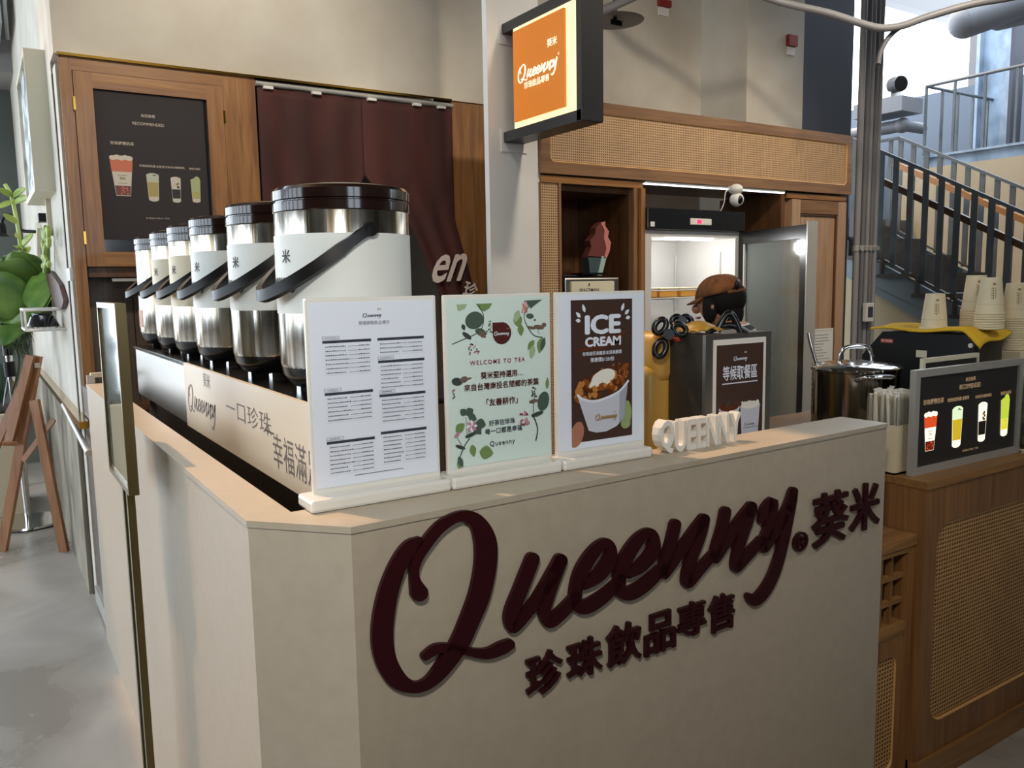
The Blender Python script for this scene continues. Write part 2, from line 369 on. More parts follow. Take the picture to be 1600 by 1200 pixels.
Zn2 = zo([[(1082, 232, 62), (1060, 335, 60), (1018, 480, 60), (1015, 538, 46), (1080, 432, 60), (1170, 292, 62), (1243, 202, 64)], [(1243, 202, 64), (1212, 315, 62), (1164, 460, 60), (1145, 560, 60), (1155, 588, 46), (1230, 495, 60), (1305, 410, 54)]], 860, 740, .25)
Zy = zo([[(1304, 294, 36), (1328, 222, 60), (1378, 172, 58), (1360, 300, 56), (1322, 420, 58), (1325, 468, 44), (1400, 345, 60), (1470, 215, 60), (1505, 106, 52)], [(1505, 106, 52), (1472, 280, 60), (1424, 500, 60), (1372, 650, 64), (1312, 748, 70), (1258, 790, 66), (1228, 762, 44)]], 860, 740, .25)
LETTERS = [('Q', Z1), ('u', Z1u), ('e', Ze), ('e', Ze2), ('n', Zn), ('n', Zn2), ('y', Zy)]
CB, CC = Vector((.491, 1.265, 0)), Vector((2.068, 1.315, 0))      # front face of the grey counter (plan)
FU = (CC-CB).normalized(); FN = Vector((FU.y, -FU.x, 0))             # along the face, out of the face
def front_uv(x, y):
    p = PP(CB, FN, x, y); return ((p-CB).dot(FU), p.z)
def stroke_into(b, polys, fn, depth_vec):
    for L, R, ca, cb in polys:
        n = len(L)
        def half(a_, b_, c_, d_):
            P = [fn(*q) for q in (a_, b_, c_, d_)]; b.poly(P, depth_vec)
        for i in range(n-1): half(L[i], R[i], R[i+1], L[i+1])
        b.poly([fn(*q) for q in [L[-1]]+ca+[R[-1]]], depth_vec); b.poly([fn(*q) for q in [R[0]]+cb+[L[0]]], depth_vec)
# the script word as flat outlines in units of its own width, for the smaller copies of the mark
_lu = []
for nm, st in LETTERS:
    for s_ in st:
        L, R, ca, cb = ribbon(s_, 4); _lu.append([[front_uv(*q) for q in g] for g in (L, R, ca, cb)])
_x0 = min(q[0] for r_ in _lu for g in r_ for q in g); _x1 = max(q[0] for r_ in _lu for g in r_ for q in g)
_y0 = min(q[1] for r_ in _lu for g in r_ for q in g)
LOGO = [[[((q[0]-_x0)/(_x1-_x0), (q[1]-_y0)/(_x1-_x0)) for q in g] for g in r_] for r_ in _lu]
def put_logo(b, O, U, V, w, tall=1.0, thin=1.0):
    """flat script word; O = lower left of its box"""
    O, U, V = Vector(O), Vector(U), Vector(V); f = lambda q: O+U*(q[0]*w)+V*(q[1]*w*tall)
    for L, R, ca, cb in LOGO:
        n = len(L); vs = [f(q) for q in L]+[f(q) for q in R]
        b.add(vs, [(i, n+i, n+i+1, i+1) for i in range(n-1)])
        b.add([f(q) for q in [L[-1]]+ca+[R[-1]]], [tuple(range(7))]); b.add([f(q) for q in [R[0]]+cb+[L[0]]], [tuple(range(7))])
    return b
class Art:
    """flat print on a sheet: u,v run 0..1 over the sheet, every call its own layer"""
    def __init__(s, O, U, V, N): s.O, s.U, s.V, s.N = Vector(O), Vector(U), Vector(V), Vector(N).normalized(); s.k = 0; s.L = {}
    def lay(s, m):
        s.k += 1
        return s.L.setdefault(m, B())
    def P(s, u, v): return s.O+s.U*u+s.V*v+s.N*(.0003+.00002*s.k)
    def poly(s, m, pts):
        b = s.lay(m); b.add([s.P(*p) for p in pts], [tuple(range(len(pts)))])
    def rect(s, m, u0, v0, u1, v1, same=False):
        if same: s.k -= 1
        s.poly(m, [(u0, v0), (u1, v0), (u1, v1), (u0, v1)])
    def oval(s, m, u, v, a, b_, rot=0, n=18, t0=0, t1=2*math.pi):
        asp = s.U.length/s.V.length; c, q = math.cos(rot), math.sin(rot); P = []
        for i in range(n):
            t = t0+(t1-t0)*i/n; x, y = a*math.cos(t), b_*math.sin(t); P.append((u+x*c-y*q, v+(x*q+y*c)*asp))
        s.poly(m, P)
    def leaf(s, m, u, v, ln, wd, rot):
        ln *= 1.15; wd *= 1.35; asp = s.U.length/s.V.length; c, q = math.cos(rot), math.sin(rot); P = []
        for x, y in ((0, 0), (.15, .55), (.4, .95), (.65, .8), (.88, .35), (1, 0), (.88, -.35), (.65, -.8), (.4, -.95), (.15, -.55)):
            x *= ln; y *= wd/2; P.append((u+x*c-y*q, v+(x*q+y*c)*asp))
        s.poly(m, P)
    def line(s, m, pts, w_):
        asp = s.U.length/s.V.length; b = s.lay(m)
        L, R, ca, cb = ribbon([(x, y/asp, w_) for x, y in pts], 4); f = lambda q: s.P(q[0], q[1]*asp); n = len(L)
        b.add([f(q) for q in L]+[f(q) for q in R], [(i, n+i, n+i+1, i+1) for i in range(n-1)])
    def text(s, m, t, u, v, w=None, h=None, bold=0, align=.5, space=1.0):
        b = s.lay(m); put(b, t, s.P(u, v), s.U.normalized(), s.V.normalized(), w*s.U.length if w else None, h*s.V.length if h else None, 0, bold, align=align, space=space)
    def logo(s, m, u, v, w, tall=1.0):
        b = s.lay(m); put_logo(b, s.P(u, v), s.U.normalized(), s.V.normalized(), w*s.U.length, tall)
    def done(s, parent, names={}, local=False):
        for m, b in s.L.items(): build(names.get(m, 'printed_artwork'), b, m, parent, local=local, kind='stuff')

# ================================================================ the setting
struct('floor', B().box(-6, 16, -4.2, 14, -.1, 0), 'floor')
struct('ceiling', B().box(.78, 6.4, -4.2, 9, 5, 5.15).box(-6, .78, -4.2, 3.4, 5, 5.15).box(-6, -.95, 3.4, 9, 5, 5.15).box(-.95, .78, 6.4, 9, 5, 5.15).box(6.4, 16, -4.2, 2.6, 5, 5.15), 'ceiling')  # unseen; slabs and openings shaped to place the sun and dim the front
struct('wall_rear', B().box(-6, 16, -4.3, -4.2, 0, 1.9).box(-6, 16, -4.3, -4.2, 4.2, 5).box(-6, -.4, -4.3, -4.2, 1.9, 4.2).box(.5, .7, -4.3, -4.2, 1.9, 4.2).box(1.6, 16, -4.3, -4.2, 1.9, 4.2), 'backwall')
struct('wall_light_block', B().box(-1.5, 9, -.85, -.7, 0, 1.6), 'backwall')  # unseen low wall added to keep rear window light off the lower front
struct('wall_far_right', B().box(15.9, 16, -4.2, 14, 0, 3.2), 'slate')
wb = struct('wall_back', B().box(.385, 2.75, 4.46, 4.66, 2.645, 5).box(2.75, 6.3, 4.46, 4.66, 0, 5), 'plaster')
struct('wall_recess', B().box(.52, 2.75, 5.2, 5.3, 0, 2.645).box(.52, 2.75, 4.66, 5.2, 2.64, 2.7), 'dark_interior')  # dark fill colour stands in for the unlit passage behind the curtain
ws = struct('wall_side', B().box(.385, .52, 4.66, 8.6, 0, 5), 'side_plaster')
struct('wall_far', B().box(-.5, .385, 8.6, 8.75, 0, 5).box(-6, -.5, 8.6, 8.75, 0, .35).box(-6, -.5, 8.6, 8.75, 4.2, 5).box(-2.2, -2.0, 8.6, 8.75, .35, 4.2), 'farwall')
struct('trim_dado', B().box(.365, .385, 4.62, 8.6, 0, .92), 'weathered')
struct('trim_rail', B().box(.345, .385, 4.2, 8.6, .92, .955), 'brass')
struct('wall_left_block', B().box(-6.1, -6, -4.2, 1.2, 0, 5).box(-6.1, -6, 1.2, 8.6, 0, .7), 'backwall')  # unseen left wall added to darken the chamfer and counter front
b = B()
for k in range(7): b.box(-6.1, -5.95, 1.2+1.2*k, 1.45+1.2*k, .7, 5)
b.box(-6.1, -5.95, 1.2, 8.6, 2.6, 2.8).box(-6.1, -5.95, 1.2, 8.6, 4.8, 5.0)
struct('window_reflection_bars', b, 'navy')  # unseen bars added to break up the reflections in the steel urns
b = B(); q0 = PY(8.0, 20, 118); b.box(-4, .385, 7.9, 8.6, q0.z, q0.z+.25); q1 = PY(7.4, 20, 62); b.box(-4, .30, 7.0, 8.0, q1.z, q1.z+.5)
struct('trim_beam', b, 'pipe')
b = B(); b.box(4.556, 5.15, 4.03, 4.46, 2.0, 5); struct('trim_pilaster', b, 'plaster')
b = B(); b.box(5.152, 5.74, 4.04, 4.458, 0, 5); struct('trim_dark_column', b, 'navy')

# ---------------------------------------------------------------- grey service counter with the raised mark
CT = 1.15
A_, Bc, Cc, Ci, In, FarI, FarO = (.36, 1.407), (.491, 1.265), (2.068, 1.315), (2.063, 1.455), (.437, 1.412), (.437, 3.96), (.366, 3.96)
cnt = thing('service_counter', 'pale grey corner service counter with large dark red script lettering on its front', 'counter', (1.2, 1.35, 0))
def plan(pts, z0, z1): return B().poly([(x, y, z0) for x, y in pts], (0, 0, z1-z0))
e_ = .006
b = plan([A_, Bc, Cc, Ci, In, FarI, FarO], 0, CT-.012)
build('counter_body', b, 'counter_paint', cnt)
b = plan([(A_[0]-e_*.3, A_[1]-e_*.3), (Bc[0]-.001, Bc[1]-.003), (Cc[0]+.002, Cc[1]-.003), (Ci[0]+.002, Ci[1]+.002), (In[0]+.002, In[1]+.002)], CT-.012, CT)
build('counter_top', b, 'counter_paint', cnt)
b = plan([(A_[0]-.002, A_[1]), (In[0]+.002, In[1]+.003), (FarI[0]+.002, FarI[1]), (FarO[0]-.002, FarO[1])], CT-.012, CT-.0005)
build('side_top', b, 'counter_paint', cnt)
def fpt(u, z, o=0): return CB+FU*u+Vector((0, 0, z))+FN*o
for nm, st in LETTERS:
    b = B(); stroke_into(b, [ribbon(s_, 5) for s_ in st], lambda x, y: PP(CB+FN*.004, FN, x, y), FN*.009)
    build('script_letter', b, 'logo_red', cnt, 'raised dark red script letter')
def face_char(s, x0, y0, x1, y1, name='raised_character', bold=.022):
    (u0, _), (u1, _) = front_uv(x0, (y0+y1)/2), front_uv(x1, (y0+y1)/2)
    um = (u0+u1)/2; zt = front_uv((x0+x1)/2, y0)[1]; zb = front_uv((x0+x1)/2, y1)[1]
    b = B(); put(b, s, fpt(um, zb, .004), FU, (0, 0, 1), (u1-u0)*1.0, zt-zb, .008, bold, N=FN); build(name, b, 'logo_red', cnt)
for s, q in zip('珍珠飲品專售', [(819, 1016, 874, 1080), (883, 996, 936, 1054), (944, 972, 997, 1034), (1004, 955, 1050, 1016), (1055, 939, 1098, 991), (1103, 927, 1142, 983)]): face_char(s, *q)
face_char('葵', 1266, 768, 1320, 848); face_char('米', 1325, 755, 1369, 826); face_char('®', 1235, 830, 1257, 860, 'registered_mark', .012)

# ---------------------------------------------------------------- three sign stands on the counter
def stand(label, x0, x1, bx0, bx1):
    t = thing('sign_stand', label, 'sign stand', ((x0+x1)/2, 1.42, CT), 0, 'acrylic sign stands on the counter')
    build('stand_base', B().bevbox(bx0, bx1, 1.372, 1.448, CT, CT+.024, .006), 'acrylic', t)
    build('acrylic_frame', B().bevbox(x0, x1, 1.416, 1.426, CT+.018, 1.527, .003), 'acrylic', t)
    return t
def sheet(t, x0, x1, z0, z1, m):
    p = build('paper_sheet', B().box(x0, x1, 1.4148, 1.4166, z0, z1), m, t)
    return p, Art((x0, 1.4148, z0), (x1-x0, 0, 0), (0, 0, z1-z0), (0, -1, 0))
# drinks list
s1 = stand('white sign stand with a drinks list in rows, at the chamfered counter corner', .481, .741, .462, .742)
p, a = sheet(s1, .488, .734, 1.183, 1.519, 'paper_white')
a.logo('print_dark', .41, .905, .15, .9); a.text('gold_ink', '葵米', .545, .95, h=.013)
a.text('print_grey', '現場調製飲品標示', .5, .872, w=.25, bold=.01)
def block(u0, u1, v, rows, head, cols):
    if head: a.rect('print_grey', u0, v+.012, u0+.13, v+.030); a.rect('paper_white', u0+.004, v+.014, u0+.126, v+.028); put_dash(u0+.02, v+.018, .09, .008)
    a.rect('print_dark', u0, v-.008, u1, v+.007)
    for c in cols: put_dash(u0+(u1-u0)*c-.03, v-.003, .07, .005, 'paper_white')
    for i in range(rows):
        vv = v-.03-i*.0235
        a.rect('print_grey', u0, vv-.0085, u1, vv-.008, True)
        put_dash(u0+.02, vv, .14+random.random()*.05, .009, 'print_dark')
        put_dash(u0+(u1-u0)*.52, vv, .05, .007); put_dash(u0+(u1-u0)*.66, vv, .04, .007); put_dash(u1-.10, vv, .085, .009, 'print_dark')
def put_dash(u, v, w_, h_, m='print_grey'):
    h_ *= .85
    while w_ > 0:
        k = min(w_, .006+random.random()*.004); a.rect(m, u, v, u+k, v+h_*(.7+.3*random.random()), True); u += k+.005; w_ -= k+.005
for (u0, u1, v, rows, hd) in ((.09, .47, .79, 7, 1), (.52, .91, .79, 3, 0), (.52, .91, .665, 6, 1), (.09, .47, .51, 6, 1), (.52, .91, .475, 6, 1), (.09, .47, .245, 7, 1), (.52, .91, .265, 7, 0)):
    block(u0, u1, v, rows, hd, (.2, .58, .85))
put_dash(.3, .045, .4, .008, 'print_dark'); a.done(p)
# welcome poster
s2 = stand('white sign stand with a pale mint tea poster, between the other two stands', .757, 1.012, .744, 1.008)
p, a = sheet(s2, .763, 1.006, 1.183, 1.520, 'paper_mint')
B_, LD, LM, LP = 'bird_dark', 'leaf_dark', 'leaf_mid', 'leaf_pale'
a.poly(LP, [(.09, .965), (.19, .965), (.17, .94), (.12, .925), (.10, .93)]); a.poly(LM, [(.27, .965), (.43, .965), (.40, .935), (.35, .918), (.31, .93)])
a.line(B_, [(.04, .735), (.15, .76), (.27, .79), (.33, .83), (.34, .90), (.29, .96)], .008); a.oval(LD, .255, .868, .088, .072, .2); a.leaf(LD, .255, .81, .11, .05, -.3)
a.leaf(B_, .14, .85, .05, .03, -1.2); a.oval(B_, .18, .78, .05, .02, -.6); a.leaf('bird', .30, .80, .07, .04, -.7)
for i in range(16): a.oval(B_ if i % 3 else 'leaf_pale', .36+.06*random.random(), .79+.07*random.random(), .007, .007)
for i in range(22): a.oval('petal_pink' if i % 2 else B_, .19+.1*random.random(), .67+.06*random.random(), .009, .006, random.random()*3)
a.poly(LD, [(.74, .975), (.93, .978), (.86, .95), (.81, .925), (.79, .945)])
for i, c in enumerate(('petal', 'petal_pink', 'paper_white', 'petal', 'petal_pink', 'paper_white', 'petal')): a.leaf(c, .715+.01*i, .90, .09, .03, .9+.2*i)
a.leaf(LM, .66, .90, .11, .07, -1.5+.2); a.leaf(LP, .69, .92, .10, .05, -2.0); a.oval(LD, .80, .88, .04, .022, -.1); a.leaf(LM, .70, .835, .09, .05, -1.5)
a.line(B_, [(.80, .95), (.74, .885), (.77, .82), (.84, .76), (.93, .745)], .007); a.oval('bird', .89, .81, .055, .018, -.15); a.oval('bird', .945, .822, .025, .018); a.leaf('bird', .86, .80, .09, .02, 2.9); a.line(B_, [(.88, .80), (.89, .765)], .004); a.oval(B_, .85, .855, .009, .009)
a.leaf(LM, .92, .745, .12, .06, -1.8); a.leaf(LM, .84, .73, .09, .045, -2.3); a.leaf('leaf_pale', .83, .70, .10, .05, -1.8); a.leaf(LD, .95, .745, .11, .04, -1.9)
a.oval('print_maroon', .515, .785, .092, .092); a.poly('print_maroon', [(.423, .85), (.515, .85), (.515, .785), (.423, .785)]); a.logo('paper_white', .437, .765, .15, .9); a.text('petal', '葵米', .575, .805, h=.01)
a.text('print_red', 'WELCOME TO TEA', .47, .605, w=.54, bold=.015, space=1.35)
a.text('print_maroon', '葵米堅持選用…', .51, .517, w=.42, bold=.02); a.text('print_maroon', '來自台灣南投名間鄉的茶葉', .51, .452, w=.74, bold=.02)
a.text('print_maroon', '「友善耕作」', .505, .35, w=.31, bold=.02); a.text('print_dark', '好茶佐珍珠', .50, .228, w=.26, bold=.015); a.text('print_dark', '每一口都是幸福', .515, .178, w=.37, bold=.015)
a.text('print_dark', 'Queenny', .50, .095, w=.25, bold=.012, space=1.2)
a.oval(B_, .075, .515, .05, .032, -.2); a.oval('bird', .14, .525, .035, .025, .2); a.leaf('bird', .16, .525, .05, .012, .15)
for i in range(9): a.oval('petal_pink' if i % 2 else B_, .03+.02*random.random(), .42+.05*random.random(), .008, .006)
a.line(B_, [(.08, .06), (.13, .13), (.18, .17)], .008); a.line(LD, [(.16, .17), (.15, .24), (.15, .30)], .004); a.line(LD, [(.05, .20), (.10, .14)], .004)
for u, v, l_, w_, r_, c in ((.15, .315, .07, .06, .5, LD), (.15, .315, .06, .05, 2.4, LD), (.17, .31, .08, .05, -.5, LD), (.05, .22, .09, .06, .6, LM), (.24, .26, .09, .07, -.3, LD), (.22, .25, .10, .06, -.9, LD), (.20, .13, .09, .05, -1.4, LM), (.27, .08, .12, .09, -.2, LM), (.10, .05, .07, .05, -2.0, LM), (.07, .07, .09, .04, -1.2, LD)): a.leaf(c, u, v, l_, w_, r_)
for i in range(8): a.leaf('petal_pink' if i % 2 else 'paper_white', .20, .24, .05, .025, i*.8)
a.oval(B_, .19, .19, .055, .016, .25); a.oval(B_, .09, .125, .05, .014, -.4); a.oval('petal_pink', .06, .20, .03, .014, .6)
a.line(B_, [(.84, .10), (.86, .17), (.83, .24), (.80, .27)], .012); a.line(B_, [(.82, .26), (.82, .33), (.84, .40)], .006); a.oval(LD, .925, .345, .06, .085, -.3); a.leaf(LM, .965, .42, .09, .03, 1.5)
a.oval(B_, .86, .268, .065, .018, .2); a.oval('bird', .82, .352, .045, .016, .1); a.leaf('petal_pink', .74, .27, .04, .02, 2)
for i in range(22): a.oval('petal_pink' if i % 2 else 'print_red', .68+.10*random.random(), .21+.07*random.random(), .012, .007, random.random()*3)
for i in range(12): a.oval(B_, .79+.06*random.random(), .38+.06*random.random(), .008, .006)
a.done(p)
# ice cream poster
s3 = stand('white sign stand with a dark ice cream poster, nearest the block letters', 1.024, 1.276, 1.012, 1.262)
p, a = sheet(s3, 1.030, 1.270, 1.183, 1.521, 'paper_white')
a.rect('paper_brown', .14, .045, .86, .965)
for i in range(5): a.leaf('caramel_dark', .15+.1*i, .62+.05*random.random(), .3, .02, .1+.1*i)
a.oval('leaf_blur', .80, .2, .05, .12); a.oval('leaf_blur', .78, .13, .06, .05); a.rect('paper_white', .86, .02, .99, .97)
a.text('paper_white', 'ICE', .51, .745, w=.40, h=.118, bold=.05); a.text('paper_white', 'CREAM', .51, .664, w=.41, h=.058, bold=.055)
for u, v, r_, l_ in ((.30, .885, 1.9, .07), (.25, .855, 2.4, .06), (.25, .832, 3.0, .05), (.73, .885, 1.2, .07), (.77, .862, .7, .06), (.78, .838, .1, .05)): a.leaf('paper_white', u, v, l_, .028, r_)
a.text('paper_white', '珍珠桂花烏龍茶冰淇淋脆筒', .50, .605, w=.46, bold=.015); a.text('paper_white', '推廣價$120/份', .50, .56, w=.28, bold=.015)
a.oval('skin_print', .20, .10, .075, .12, -.3); a.oval('skin_print', .17, .05, .05, .05); a.rect('paper_white', .02, .02, .138, .3)
for i in range(60):
    t = random.random()*6.28; r_ = random.random()**.4
    a.oval(('caramel', 'caramel_light', 'caramel_dark')[i % 3], .50+.33*r_*math.cos(t), .415+.085*r_*math.sin(t)+.06*(r_*math.cos(t)), .03+.02*random.random(), .024, random.random()*3, 9)
a.poly('cup_print', [(.20, .355), (.30, .315), (.42, .30), (.55, .315), (.68, .345), (.80, .40), (.755, .17), (.66, .12), (.54, .095), (.42, .095), (.33, .115)])
a.poly('cup_shade', [(.70, .355), (.80, .40), (.755, .17), (.69, .135)])
a.line('paper_white', [(.20, .36), (.27, .325), (.40, .305), (.55, .32), (.70, .355), (.81, .42)], .022)
for i in range(70):
    t = random.random(); a.oval(('caramel', 'caramel_light', 'caramel_dark', 'caramel')[i % 4], .21+.58*t, .395+.075*t-.05*math.sin(t*math.pi)+.055*random.random(), .022+.012*random.random(), .02, random.random()*3, 9)
a.oval('cream', .50, .455, .145, .075, .25); a.oval('cream', .45, .425, .12, .05, .25)
for i in range(34):
    t = random.random(); a.oval(('caramel', 'caramel_light', 'caramel_dark')[i % 3], .30+.46*t, .375+.06*t+.02*random.random()-.01, .022, .02, random.random()*3, 9)
a.logo('gold_ink', .40, .165, .26, .9); a.text('gold_ink', '葵米', .635, .215, h=.012); a.done(p)

# ---------------------------------------------------------------- block letters on the counter
lx = 1.292
for i, ch in enumerate('QUEENNY'):
    b = B(); wd = (.040, .034, .027, .027, .034, .034, .036)[i]
    put(b, ch, (lx, 1.378+.001*i, CT+.0005), (1, 0, 0), (0, 0, 1), wd, .076 if ch == 'Q' else .070, .030, .03, N=(0, 1, 0), align=0)
    build('block_letter', b, 'white', None, ['white block letter Q, first of the row beside the ice cream stand', 'white block letter U standing between Q and E', 'white block letter E standing right after the U', 'white block letter E standing right before the first N', 'white block letter N standing after the second E', 'white block letter N standing next to the Y', 'white block letter Y at the far end of the row'][i], 'letter', 'white block letters standing on the counter')
    lx += wd+.0065

# ---------------------------------------------------------------- tea urn table with its sign board
TZ = 1.313
tt = thing('urn_table', 'steel side table with black top under the row of tea urns', 'table', (.75, 2.6, 0))
build('table_top', B().bevbox(.545, 1.02, 1.50, 3.82, TZ-.012, TZ, .003), 'black_gloss', tt)
build('side_apron', B().box(.548, .568, 1.52, 3.80, TZ-.20, TZ-.012).box(.552, .566, 1.52, 3.80, TZ-.205, TZ-.2), 'brushed', tt)
build('top_edge_strip', B().box(.541, .546, 1.50, 3.82, TZ-.010, TZ-.002), 'chrome', tt)
build('lower_panel', B().box(.60, .62, 1.55, 3.78, .35, TZ-.20), 'darkpanel', tt)
for x_, y_ in ((.60, 1.56), (.98, 1.56), (.60, 3.76), (.98, 3.76)): build('leg', B().box(x_-.02, x_+.02, y_-.02, y_+.02, 0, TZ-.012), 'brushed', tt)
sbd = thing('slogan_board', 'cream slogan board with brown lettering fixed along the urn table edge', 'sign', (.54, 2.1, 1.12))
build('board_panel', B().box(.530, .540, 1.515, 2.735, 1.118, 1.318), 'board_white', sbd)
U_, V_ = Vector((0, -1, 0)), Vector((0, 0, 1))
b = B(); put_logo(b, (.5295, 2.70, 1.150), U_, V_, .36, .92); put(b, '葵米', (.5295, 2.43, 1.268), U_, V_, .085, None, 0, .0); build('script_wordmark', b, 'ink_soft', sbd)
b = B(); put(b, '一口珍珠', (.5295, 2.02, 1.214), U_, V_, .40, .052, 0, -.005, space=1.05)
put(b, '—', (.5295, 1.835, 1.222), U_, V_, .07, None); put(b, '幸福滿足', (.5295, 1.665, 1.150), U_, V_, .30, .078, 0, 0, space=1.05); build('slogan_lettering', b, 'board_ink', sbd)

# ---------------------------------------------------------------- six tea urns
def urn(name, wrap):
    t = thing(name, 'x', 'tea urn'); R = .148
    build('body', B().lathe([(R*.86, .035), (R*.95, .045), (R, .068), (R, .392), (R*.985, .396)], 64), 'steel', t, local=True, smooth=40)
    build('base_ring', B().lathe([(R*.72, .014), (R*.84, .018), (R*.965, .042), (R*.99, .066), (R*.96, .067)], 56), 'black_gloss', t, local=True, smooth=40)
    build('lid', B().lathe([(R*.99, .392), (R*1.012, .395), (R*1.012, .413), (R*.985, .415), (R*.985, .417), (R*1.018, .419), (R*1.018, .438), (R*.98, .445), (R*.88, .449), (R*.6, .453), (R*.3, .455), (.001, .4555)], 64), 'lid_brown', t, local=True, smooth=30)
    for a_ in (.9, 2.5, 4.0, 5.4):
        build('foot', B().box(R*.70*math.cos(a_)-.014, R*.70*math.cos(a_)+.014, R*.70*math.sin(a_)-.014, R*.70*math.sin(a_)+.014, 0, .018), 'chrome', t, local=True)
    hp = []
    for i in range(25):
        th = -math.pi/2-math.pi*i/24; k = math.sin(math.pi*i/24)
        hp.append((math.cos(th)*(R*1.04+.035*k), math.sin(th)*(R*1.05+.006*k), .352-.135*k**1.2))
    hb = B(); c = [Vector(p) for p in hp]; vs = []
    for i, p in enumerate(c):
        d = (c[min(i+1, 24)]-c[max(i-1, 0)]).normalized(); o_ = Vector((p.x, p.y, 0)).normalized(); n_ = d.cross(o_).normalized(); o_ = n_.cross(d)
        hw = .015 if 2 < i < 22 else .012
        vs += [p-n_*hw-o_*.006, p+n_*hw-o_*.006, p+n_*hw*.8+o_*.007, p-n_*hw*.8+o_*.007]
    hb.add(vs, [(k*4+j, k*4+(j+1) % 4, k*4+4+(j+1) % 4, k*4+4+j) for k in range(24) for j in range(4)]+[(0, 1, 2, 3), (99, 98, 97, 96)])
    for s_ in (0, 24): hb.cyl((c[s_].x, c[s_].y*.93, c[s_].z), (c[s_].x, c[s_].y*1.045, c[s_].z), .015, n=14)
    build('carry_handle', hb, 'black', t, local=True, smooth=35)
    if wrap:
        wb_ = build('paper_wrap', B().lathe([(R+.0008, .178), (R+.0016, .178), (R+.0016, .345), (R+.0008, .345)], 64), wrap, t, local=True, smooth=40)
        b = B()
        def cyl_map(vs): return [(-(R+.0022)*math.cos(u/R), -(R+.0022)*math.sin(u/R)*-1, z) for u, z in vs]
        for (s_, w_, u0, z0) in (('葵', .036, -.045, .285), ('米', .030, .040, .285)):
            vs, fs = glyphs(s_, .02); x0 = min(v.x for v in vs); x1 = max(v.x for v in vs); y0 = min(v.y for v in vs); k = w_/(x1-x0)
            b.add([(-(R+.0022)*math.cos((u0+(v.x-x0)*k-w_/2)/R), -(R+.0022)*math.sin((u0+(v.x-x0)*k-w_/2)/R), z0+(v.y-y0)*k) for v in vs], fs); build('wrap_character', b, 'ink', wb_, local=True); b = B()
        for L, Rr, ca, cb in LOGO:
            f = lambda q: (-(R+.0022)*math.cos((q[0]-.5)*.15/R), -(R+.0022)*math.sin((q[0]-.5)*.15/R), .222+q[1]*.15); n_ = len(L)
            b.add([f(q) for q in L]+[f(q) for q in Rr], [(i, n_+i, n_+i+1, i+1) for i in range(n_-1)])
        build('wrap_wordmark', b, 'ink', wb_, local=True)
    else:
        b = B(); b.grid(lambda u, v: (-(R+.001)*math.cos(-.15+.42*u), -(R+.001)*math.sin(-.15+.42*u), .085+.07*v), 6, 1); build('warning_sticker', b, 'sticker', t, local=True)
    b = B().cyl((R*.9, 0, .085), (R+.05, 0, .085), .016).cyl((R+.045, 0, .10), (R+.045, 0, .045), .013).box(R+.03, R+.06, -.012, .012, .10, .125)
    build('tap', b, 'black', t, local=True)
    return t
CYS = [1.778, 2.184, 2.622, 2.966, 3.294, 3.656]
names = ['steel tea urn with white wrap, largest in view, behind the drinks list stand', 'steel tea urn with white wrap, second in the row from the counter corner', 'steel tea urn with white wrap, third in the row from the counter corner',
         'steel tea urn with off-white wrap, fourth in the row from the counter corner', 'steel tea urn with cream wrap, next to the urn without wrap', 'bare steel tea urn with an orange sticker, last in the row']
proto = urn('tea_urn', 'label_white'); proto2 = urn('tea_urn', 'label_cream'); bare = urn('tea_urn', None)
for i, (y, lb) in enumerate(zip(CYS, names)):
    t = proto if i == 0 else bare if i == 5 else proto2 if i == 3 else copy_tree(proto2 if i == 4 else proto)
    t.location = (.70, y, TZ); t['label'] = lb; t['group'] = 'tea urns in a row on the side table'

# ---------------------------------------------------------------- poster frame on a two-post stand beside the counter
FX = .28; fy0, fy1, fz0, fz1 = 2.125, 2.475, 1.055, 1.517
t = thing('poster_stand', 'slim brass poster frame on two posts beside the counter side', 'poster stand', (FX, 2.3, 0))
b = B(); fw = .014
for a_, c_ in ((fy0, fy0+fw), (fy1-fw, fy1)): b.box(FX-.012, FX+.012, a_, c_, fz0, fz1)
for a_, c_ in ((fz0, fz0+fw), (fz1-fw, fz1)): b.box(FX-.012, FX+.012, fy0+fw, fy1-fw, a_, c_)
mat('stand_brass', '#6d6244', .3, .9); build('frame', b, 'stand_brass', t)
mat('frame_glass', '#8d9690', .03, coat=1, spec=1.0); build('glazed_poster', B().box(FX-.006, FX+.006, fy0+fw, fy1-fw, fz0+fw, fz1-fw), 'frame_glass', t)
for y_ in (2.19, 2.26): build('post', B().bevbox(FX-.009, FX+.009, y_-.011, y_+.011, .012, fz0+.001, .002), 'stand_brass', t)
build('base_plate', B().bevbox(FX-.15, FX+.07, 2.08, 2.40, 0, .012, .004), 'stand_brass', t)

# ---------------------------------------------------------------- wall cabinet with the menu board, curtain
def mbox(y0, y1, x0, yp0, x1, yp1, plane=4.45):   # rectangle on the wall plane from two picture corners
    p, q = PY(plane, x0, yp0), PY(plane, x1, yp1); return (min(p.x, q.x), max(p.x, q.x), y0, y1, min(p.z, q.z), max(p.z, q.z))
wc = thing('menu_cabinet', 'oak wall cabinet with a dark recommended drinks board in its door', 'cabinet', (.75, 4.45, 1.66))
XL, XR, ZB, ZT = .40, 1.30, 1.665, 2.632
build('cabinet_body', B().box(XL+.01, XR, 4.47, 4.64, ZB, ZT), 'cabdark', wc)
build('frame_stile', B().box(XL, .452, 4.44, 4.47, 0, ZT), 'oak', wc); build('frame_stile', B().box(1.135, XR, 4.44, 4.47, ZB-.0, ZT), 'oak', wc)
build('frame_rail', B().box(.452, 1.135, 4.44, 4.47, 2.572, ZT), 'oak_x', wc)
